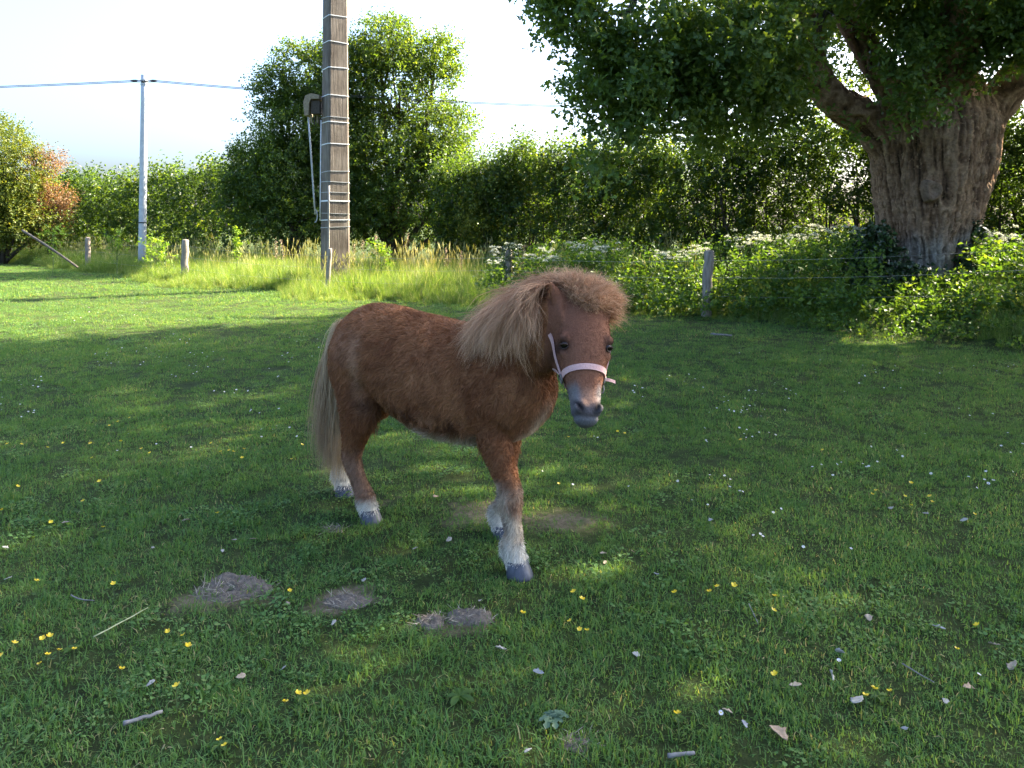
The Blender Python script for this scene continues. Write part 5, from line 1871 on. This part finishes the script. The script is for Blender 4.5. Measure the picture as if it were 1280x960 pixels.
def buttercups():
    protos = []
    for s in range(5):
        rng = np.random.default_rng(900 + s)
        h = (.055, .075, .10, .065, .085)[s]
        lx, ly = rng.normal(0, .012, 2)
        st = Mesh().tube([(0, 0, -.01), (lx * .4, ly * .4, h * .55), (lx, ly, h)], [.0016, .0013, .0012], 5)
        fl = Mesh()
        tilt = Matrix.Rotation(rng.uniform(-.5, .5), 3, 'X') @ Matrix.Rotation(rng.uniform(-.5, .5), 3, 'Y')
        for k in range(5):
            a = k * 2 * math.pi / 5
            pts = []
            for r, w_, z in ((.001, .0012, 0), (.006, .0052, .0022), (.011, .0058, .0055), (.0138, .0030, .0078)):
                pts.append([(r, -w_, z + .0007), (r, w_, z + .0007)])
            v = np.array(pts).reshape(-1, 3) @ rotz(a).T
            v = v @ np.array(tilt).T + [lx, ly, h]
            fl.add(v, np.array([[0, 1, 3, 2], [2, 3, 5, 4], [4, 5, 7, 6]]), rng.uniform(0, 1))
        n = 10
        a = rng.uniform(0, 6.28, n)
        d = np.stack([np.cos(a), np.sin(a), rng.uniform(0, .5, n)], 1)
        v, f, r = leaves(d * [.012, .012, .0] + [0, 0, .012], d, np.tile([0, 0, 1.0], (n, 1)) + rng.normal(0, .3, (n, 3)), rng.uniform(.014, .026, n), LEAF_OAK, .2, rng.uniform(.3, .8, n))
        mm = [st.mesh('stem'), fl.mesh('petals'), np_mesh('leaves', v, f, {'rnd': r})]
        for m_, q in zip(mm, (M_STEM, M_YEL, M_WEED)):
            m_.materials.append(q)
        protos.append((h, mm))
    clumps = [
        ([(61, 653), (130, 659), (49, 725), (143, 731)], 'scattered yellow buttercup on the left, above the clump at the edge', 'buttercups on the left lawn'),
        ([(18, 805), (51, 799), (61, 796), (4, 819), (60, 819), (75, 811), (93, 812), (51, 829)], 'yellow buttercup of the close clump at the lower left edge', 'buttercup clump at the lower left edge'),
        ([(208, 790), (232, 794), (232, 807)], 'yellow buttercup of the trio below the largest earth clod', 'buttercups below the earth clod'),
        ([(377, 866), (388, 866), (357, 875)], 'yellow buttercup of the trio in the lower left foreground', 'buttercup trio in the foreground'),
        ([(276, 924), (282, 931)], 'yellow buttercup of the pair nearest the bottom left', 'buttercup pair at the bottom'),
        ([(714, 741), (724, 749), (715, 776), (725, 789), (734, 790)], 'yellow buttercup of the loose clump right of the front hoof', 'buttercups right of the front hoof'),
        ([(899, 733), (890, 740), (916, 732), (970, 747), (967, 764)], 'small yellow buttercup in the sparse line right of centre', 'buttercup line right of centre'),
        ([(1094, 859), (1114, 864), (1082, 872)], 'yellow buttercup beside the pale oak leaf at lower right', 'buttercups by the pale leaf'),
        ([(1088, 618), (1097, 614), (1138, 604), (1130, 620), (1140, 632), (1160, 621), (1163, 627), (1216, 643)], 'yellow buttercup of the broad clump on the right lawn', 'buttercup clump on the right lawn'),
        ([(924, 550), (1027, 563)], 'lone yellow buttercup on the right lawn above the broad clump', 'lone buttercups on the right'),
        ([(771, 539), (782, 542), (712, 547), (698, 605)], 'small yellow buttercup just below the pony muzzle', 'buttercups below the muzzle'),
        ([(147, 527), (136, 532), (163, 522)], 'small yellow buttercup of the trio far left in the shade', 'buttercup trio far left'),
        ([(9, 555), (27, 556), (58, 560), (78, 554), (114, 554), (152, 552), (179, 561), (187, 566), (117, 572), (123, 602), (19, 609), (4, 638), (101, 627)], 'yellow buttercup strewn along the left lawn', 'buttercups strewn on the left'),
        ([(264, 554), (286, 563), (304, 562), (277, 565), (302, 572), (292, 565), (380, 556), (365, 574)], 'yellow buttercup in the sunlit patch left of the pony tail', 'buttercups in the sunlit patch'),
    ]
    single = [(153, 837, 'single bright buttercup in the left foreground'), (221, 857, 'half open buttercup low in the left foreground'), (361, 739, 'single buttercup just right of the largest earth clod'), (654, 767, 'single buttercup beyond the paired earth clods'),
              (840, 741, 'single buttercup alone right of the pony'), (849, 895, 'large single buttercup in the right of centre foreground'), (967, 842, 'single buttercup in the right foreground beside curled leaf'), (1224, 781, 'star shaped buttercup near the right edge'), (1197, 812, 'single buttercup below the star shaped one near the right edge'), (270, 641, 'single buttercup between the left clump and the hind hooves')]
    rng = np.random.default_rng(77)
    def put(px, py, lab_, grp):
        h, mm = protos[rng.integers(0, 5)]
        s = rng.uniform(.62, .82)
        x, y, z = lift(px, py, h * s)
        o = empty('buttercup', (x, y, z), rng.uniform(0, 6.28)); o.scale = (s, s, s)
        tag(o, lab_, 'flower', grp)
        for me in mm:
            c = bpy.data.objects.new(me.name.split('.')[0], me); COL.objects.link(c); c.parent = o
    for pts, lab_, grp in clumps:
        for px, py in pts:
            put(px, py, lab_, grp)
    for px, py, lab_ in single:
        put(px, py, lab_, None)

def daisies():
    me = []
    for s in range(3):
        rng = np.random.default_rng(950 + s)
        mb = Mesh()
        h = .035 + .01 * s
        n = 14
        a = np.arange(n) * 2 * np.pi / n + rng.normal(0, .06, n)
        d = np.stack([np.cos(a), np.sin(a), np.full(n, .15 * s)], 1)
        v, f, r = leaves(np.tile([0, 0, h], (n, 1)) + d * .002, d, np.tile([0, 0, 1.0], (n, 1)), .0095, (np.array([[0, -.10], [0, .10], [.7, .2], [1, 0], [.7, -.2]]), np.array([[4, 3, 2, 1, 0]])), 0, rng.uniform(0, 1, n))
        mb.add(v, f, r)
        nf = n
        t = np.linspace(0, 2 * np.pi, 9)[:-1]
        top = np.stack([np.cos(t) * .0035, np.sin(t) * .0035, np.full(8, h + .0006)], 1)
        mb.add(np.concatenate([top, [[0, 0, h + .002]]]), np.array([[k, (k + 1) % 8, 8] for k in range(8)]))
        mb.tube([(0, 0, -.005), (.002, 0, h * .5), (0, 0, h - .0005)], [.0009, .0008, .0008], 4)
        m_ = mb.mesh('daisy')
        z = np.array([p.center.z for p in m_.polygons]); nv = np.array([len(p.vertices) for p in m_.polygons])
        for q in (M_DAISY, M_YC, M_STEM):
            m_.materials.append(q)
        idx = np.where(nv == 5, 0, np.where((nv == 3) & (z > h * .95), 1, 2)).astype(np.int32)
        m_.polygons.foreach_set('material_index', idx)
        me.append((h, m_))
    rng = np.random.default_rng(78)
    near = [(943, 668), (951, 669), (948, 665), (1003, 680), (1062, 684), (1218, 841), (885, 630), (925, 613), (911, 608), (1026, 580), (1016, 583), (887, 594), (925, 613), (1218, 608), (849, 598), (787, 606), (715, 604), (865, 625), (912, 599), (973, 633), (966, 638), (907, 593), (1085, 555), (1120, 562), (1128, 567), (1156, 542), (677, 587), (742, 545), (748, 546), (882, 551), (960, 540), (195, 554), (238, 558), (147, 563), (240, 555), (162, 542), (880, 534), (1050, 823), (898, 882)]
    bands = [((0, 400), (412, 470), 64, 'tiny white daisy in the shade just inside the sunlit grass edge', 'daisies at the shade edge'),
             ((0, 390), (470, 545), 36, 'tiny white daisy on the shaded left lawn', 'daisies on the left lawn'),
             ((0, 330), (378, 400), 26, 'tiny white daisy in the far sunlit strip of grass', 'daisies in the sunlit strip'),
             ((880, 1280), (435, 520), 60, 'tiny white daisy on the far right lawn below the bank', 'daisies on the far right lawn'),
             ((880, 1280), (520, 600), 26, 'tiny white daisy on the middle right lawn', 'daisies on the middle right lawn'),
             ((790, 880), (430, 540), 12, 'tiny white daisy beside the pony head on the lawn', 'daisies beside the pony head')]
    def put(px, py, lab_, grp, s):
        h, m_ = me[rng.integers(0, 3)]
        x, y, z = lift(px, py, h * s)
        o = bpy.data.objects.new('daisy', m_); COL.objects.link(o)
        o.location = (x, y, z); o.rotation_euler = (rng.normal(0, .25) + .25, rng.normal(0, .25), rng.uniform(-.5, .5)); o.scale = (s, s, s)
        tag(o, lab_, 'flower', grp)
    for px, py in near:
        put(px, py, 'small white daisy standing out singly in the nearer grass', 'scattered nearer daisies', rng.uniform(.5, .72))
    for (a, b), (c, d), n, lab_, grp in bands:
        cen = [(rng.uniform(a, b), rng.uniform(c, d)) for _ in range(max(3, n // 6))]
        for k in range(n):
            q = cen[rng.integers(0, len(cen))]
            px, py = q[0] + rng.normal(0, 26), q[1] + rng.normal(0, 7)
            px, py = min(max(px, a + 2), b - 2), min(max(py, c), d)
            put(px, py, lab_, grp, rng.uniform(.5, .85))

def dry_leaves():
    cols = {'tan': ((.22, .17, .11), (.33, .27, .19)), 'pale': ((.22, .205, .165), (.33, .31, .26)), 'brown': ((.22, .15, .09), (.36, .26, .17)), 'grey': ((.15, .16, .16), (.24, .25, .255))}
    M = {}
    for k, (a, b) in cols.items():
        M[k] = plain_mat('dry_leaf_' + k, a, b, 90, .8, .3, .3)
    items = [(82, 658, .045, 'tan', 'left of the hind hooves near the left edge'), (233, 655, .05, 'tan', 'between the left buttercups and the hind hooves'), (7, 690, .05, 'pale', 'at the very left edge of the lawn'), (191, 690, .03, 'pale', 'left of the largest earth clod'),
             (278, 694, .035, 'pale', 'just above the largest earth clod'), (293, 680, .04, 'tan', 'above the largest earth clod, left of a pair'), (316, 679, .045, 'tan', 'above the largest earth clod, right of a pair'), (10, 729, .045, 'pale', 'low on the left edge above the buttercup clump'),
             (417, 785, .035, 'pale', 'below the middle earth clod'), (360, 760, .035, 'tan', 'right of and below the largest earth clod'), (354, 843, .05, 'grey', 'above the foreground buttercup trio'), (301, 853, .04, 'tan', 'in the left foreground left of the buttercup trio'),
             (188, 862, .04, 'pale', 'in the left foreground above the fallen twig'), (519, 691, .032, 'pale', 'in front of the hind hooves'), (561, 680, .045, 'pale', 'between the hind and front hooves'), (455, 731, .04, 'pale', 'above the middle earth clod'),
             (600, 757, .03, 'pale', 'on the paired earth clods'), (626, 818, .05, 'pale', 'below the paired earth clods'), (673, 848, .048, 'grey', 'in the centre foreground'), (795, 825, .035, 'pale', 'in the foreground right of centre'),
             (754, 697, .05, 'tan', 'right of the front hoof on worn grass'), (756, 709, .03, 'tan', 'just below the larger leaf right of the front hoof'), (820, 723, .045, 'grey', 'right of the loose buttercup clump'), (791, 695, .04, 'brown', 'alone right of the worn grass'),
             (660, 947, .03, 'pale', 'near the bottom edge at the centre'), (888, 655, .045, 'grey', 'on the middle lawn right of the pony'), (1172, 790, .065, 'grey', 'bluish and folded, near the right edge'), (1072, 883, .075, 'pale', 'large lobed and whitish beside lower right buttercups'),
             (974, 926, .10, 'brown', 'largest, curled, near the bottom right'), (1040, 852, .05, 'pale', 'standing on edge left of the whitish leaf'), (994, 864, .05, 'tan', 'between the curled leaf and the single buttercup'), (1050, 822, .04, 'pale', 'above the one standing on edge'),
             (1266, 840, .06, 'tan', 'at the right edge low down'), (1243, 813, .05, 'tan', 'beside the buttercup near the right edge'), (1211, 867, .05, 'brown', 'in the dark hollow at lower right'), (1182, 885, .04, 'pale', 'left of the dark hollow at lower right'),
             (1086, 779, .055, 'tan', 'left of the bluish folded leaf'), (931, 914, .04, 'grey', 'left of the largest curled leaf'), (1130, 919, .04, 'grey', 'near the bottom right below the whitish leaf'), (909, 897, .04, 'tan', 'right of the large foreground buttercup'),
             (1114, 640, .06, 'pale', 'below the broad buttercup clump'), (1157, 647, .045, 'pale', 'below the right end of the broad buttercup clump'), (1205, 655, .05, 'pale', 'beside the last buttercup of the broad clump'), (545, 625, .05, 'brown', 'between the hind and front legs by the worn patch')]
    adj = {'tan': 'tan', 'pale': 'pale', 'brown': 'brown', 'grey': 'silvery grey'}
    for i, (px, py, s, k, where) in enumerate(items):
        rng = np.random.default_rng(1000 + i)
        p = hit(px, py)
        # lobed, curled blade as a small grid
        nx, ny = 9, 5
        X, Y_ = np.meshgrid(np.linspace(0, 1, nx), np.linspace(-1, 1, ny), indexing='ij')
        wdt = np.interp(X, [0, .15, .3, .42, .62, .75, .88, 1], [.03, .12, .26, .17, .34, .22, .2, .03])
        lat = Y_ * wdt
        cu = rng.uniform(.2, .9); tw = rng.uniform(-.6, .6); ben = rng.uniform(-.3, .6)
        z = cu * lat ** 2 * 2.2 + ben * (X - .5) ** 2 * .5 + tw * lat * (X - .5) + rng.normal(0, .012, X.shape)
        v = np.stack([X - .5, lat, z], -1).reshape(-1, 3) * s * .74
        f = np.array([[a * ny + b, (a + 1) * ny + b, (a + 1) * ny + b + 1, a * ny + b + 1] for a in range(nx - 1) for b in range(ny - 1)])
        me = np_mesh('dry_leaf', v, f, {'rnd': np.zeros(len(v))})
        o = link('dry_leaf', me, M[k], None, True)
        o.location = (p[0], p[1], p[2] + .020)
        edge = 'edge' in where and 'standing' in where
        o.rotation_euler = (rng.normal(.15, .25) if not edge else 1.2, rng.normal(0, .25), rng.uniform(0, 6.28))
        sm = o.modifiers.new('thick', 'SOLIDIFY'); sm.thickness = .0012
        tag(o, f'{adj[k]} dry leaf {where}', 'leaf')

def clods():
    M_CLOD = plain_mat('dry_earth', (.090, .072, .055), (.21, .175, .140), 60, .95, .9, .1, dist=.02)
    M_STRAW = leaf_mat('dry_straw', [(0, (.18, .14, .11)), (.6, (.34, .29, .22)), (1, (.46, .40, .30))], trans=.2, tcol=(1, 1, .8), rough=.7)
    items = [(290, 738, .155, .095, .060, 'largest grey earth clod with a raised crumbling back edge'), (432, 753, .098, .060, .026, 'low grey earth clod in the middle of the row'), (538, 778, .058, .048, .030, 'smallest tufted grey clod beside a larger one'), (585, 773, .088, .055, .036, 'rounded fibrous grey clod at the right end of the row'), (416, 662, .055, .035, .012, 'flat grey patch of earth behind the hind hoof'), (720, 930, .05, .04, .012, 'small brown bare clod near the bottom centre')]
    for i, (px, py, rx, ry, h, lab_) in enumerate(items):
        h *= .7
        rng = np.random.default_rng(1200 + i)
        p = hit(px, py)
        root = empty('earth_clod', tuple(p)); tag(root, lab_, 'clod')
        nr, na = 14, 40
        V = [[0, 0, h * .7]]
        for r in np.linspace(1 / nr, 1.05, nr):
            for a in np.linspace(0, 2 * np.pi, na, endpoint=False):
                V.append([r * math.cos(a), r * math.sin(a), 0])
        V = np.array(V)
        r = np.hypot(V[:, 0], V[:, 1])
        q = V * [3.2, 3.2, 1] + i * 11
        out_ = 1 + (fbm(np.stack([V[:, 0] / np.maximum(r, .01) * 1.6 + i * 9, V[:, 1] / np.maximum(r, .01) * 1.6, r * 0], 1), 2, 7) - .5) * .6
        back = .45 + .75 * smoothstep(-.2, .5, V[:, 1] + .4 * V[:, 0]) if i == 0 else 1.0
        z = h * (1 - np.clip(r, 0, 1) ** 2.4) * (.45 + 1.1 * fbm(q, 3, 8)) * back + (fbm(q * 4, 3, 9) - .5) * h * .75
        z = np.where(r > .97, -.02, z)
        V = np.stack([V[:, 0] * out_ * rx, V[:, 1] * out_ * ry, z], 1) + p
        F3 = np.array([[0, 1 + a, 1 + (a + 1) % na] for a in range(na)])
        F4 = np.array([[1 + k * na + a, 1 + (k + 1) * na + a, 1 + (k + 1) * na + (a + 1) % na, 1 + k * na + (a + 1) % na] for k in range(nr - 1) for a in range(na)])
        link('mound', np_mesh('mound', V, [F3, F4], {'rnd': np.zeros(len(V))}), M_CLOD, root, True)
        n = int(1300 * rx)
        a = rng.uniform(0, 6.28, n); rr = np.sqrt(rng.uniform(0, 1, n)) * 1.05
        b0 = np.stack([p[0] + np.cos(a) * rr * rx, p[1] + np.sin(a) * rr * ry, p[2] + h * (1 - np.clip(rr, 0, 1) ** 2) * .7], 1)
        d = rng.normal(0, 1, (n, 3)); d[:, 2] = np.abs(d[:, 2]) * .35
        v, f, r_ = leaves(b0, d, rand_dirs(n, rng), rng.uniform(.015, .05, n), (np.array([[0, -.02], [0, .02], [.6, .018], [1, 0], [.6, -.018]]), np.array([[4, 3, 2, 1, 0]])), 0, rng.uniform(0, 1, n), .2)
        o = link('straw', np_mesh('straw', v, f, {'rnd': r_}), M_STRAW, root)
        o['kind'] = 'stuff'

def twigs():
    M_TW = plain_mat('pale_twig', (.12, .112, .10), (.21, .20, .185), 40, .85, .4)
    M_ST = plain_mat('straw_stalk', (.24, .27, .12), (.40, .40, .22), 40, .7, 0)
    for pts, r, m_, nm, lab_, cat in (
        ([(154, 917), (175, 911), (203, 901)], .006, M_TW, 'twig', 'pale grey fallen twig in the left foreground', 'twig'),
        ([(836, 958), (850, 956), (868, 955)], .006, M_TW, 'twig', 'pale grey chip of wood cut by the bottom edge', 'twig'),
        ([(117, 805), (150, 788), (185, 768)], .0028, M_ST, 'grass_stalk', 'long pale bent grass stalk left of the buttercup trio', 'grass stalk'),
        ([(1128, 839), (1148, 852), (1168, 863)], .0022, M_TW, 'grass_stalk', 'thin straw stalk on the lower right lawn', 'grass stalk'),
        ([(89, 752), (95, 758), (118, 759)], .0025, M_TW, 'grass_stalk', 'curved straw stalk above the lower left buttercup clump', 'grass stalk'),
        ([(936, 763), (942, 775), (948, 789)], .0018, M_TW, 'grass_stalk', 'thin straw stalk right of centre beside small buttercups', 'grass stalk'),
        ([(890, 423), (902, 424), (914, 425)], .035, M_TW, 'wood_piece', 'flat pale piece of wood at the foot of the bank', 'wood')):
        W_ = [hit(*q) for q in pts]
        path = bez([q + [0, 0, r + .022] for q in W_], 8)
        rng = np.random.default_rng(int(pts[0][0]))
        path = path + rng.normal(0, r * .2, path.shape)
        v, f = tube(path, r * np.linspace(1.0, .7, 8) * rng.uniform(.85, 1.15, 8), 7)
        if nm == 'wood_piece':
            v[:, 2] = v[:, 2].mean() + (v[:, 2] - v[:, 2].mean()) * .4
        o = Mesh().add(v, f).build(nm, m_, None, True)
        tag(o, lab_, cat)

def rosettes():
    M_ROS = leaf_mat('rosette_leaf', [(0, (.05, .10, .06)), (1, (.10, .16, .10))], trans=.3, rough=.5)
    for i, (px, py, s, lab_) in enumerate([(575, 878, .10, 'grey green weed rosette in the centre foreground'), (690, 905, .10, 'spiky grey green weed rosette in the foreground below the leaf'), (90, 818, .06, 'light green leafy weed under the lower left buttercups'), (380, 880, .05, 'round leaved weed under the foreground buttercup trio'),
                                            (1098, 878, .06, 'light green weed beside the whitish oak leaf'), (848, 905, .05, 'small leafy weed under the large foreground buttercup'), (275, 940, .06, 'leafy weed under the pair of buttercups at the bottom'), (1115, 632, .08, 'leafy weed under the broad buttercup clump'), (128, 670, .06, 'round leaved weed under a left lawn buttercup')]):
        rng = np.random.default_rng(1300 + i)
        p = hit(px, py)
        root = empty('weed_rosette', tuple(p)); tag(root, lab_, 'weed')
        for k in range(9):
            a = k * 2.4 + rng.normal(0, .2)
            L = .5 * s * rng.uniform(.6, 1.05)
            t = np.linspace(0, 1, 7)
            wd = np.interp(t, [0, .2, .5, .8, 1], [.05, .12, .24, .2, .02]) * (1 if i != 1 else np.tile([.6, 1.3], 4)[:7])
            c = np.stack([np.cos(a) * t * L, np.sin(a) * t * L, .015 + L * (.55 * t - .6 * t ** 2)], 1)
            sd_ = np.array([-math.sin(a), math.cos(a), 0])
            v = np.stack([c - sd_ * (wd * L)[:, None] + [0, 0, .004], c, c + sd_ * (wd * L)[:, None] + [0, 0, .004]], 1).reshape(-1, 3) + p
            f = np.array([[3 * q + b, 3 * q + b + 1, 3 * q + b + 4, 3 * q + b + 3] for q in range(6) for b in (0, 1)])
            link('leaf', np_mesh('leaf', v, f, {'rnd': np.full(len(v), rng.uniform(.2, .8))}), M_ROS if i == 1 else M_WEED, root, True)
if TEST not in ('pony', 'land'):
    buttercups()
    daisies()
    dry_leaves()
    clods()
    twigs()
    rosettes()
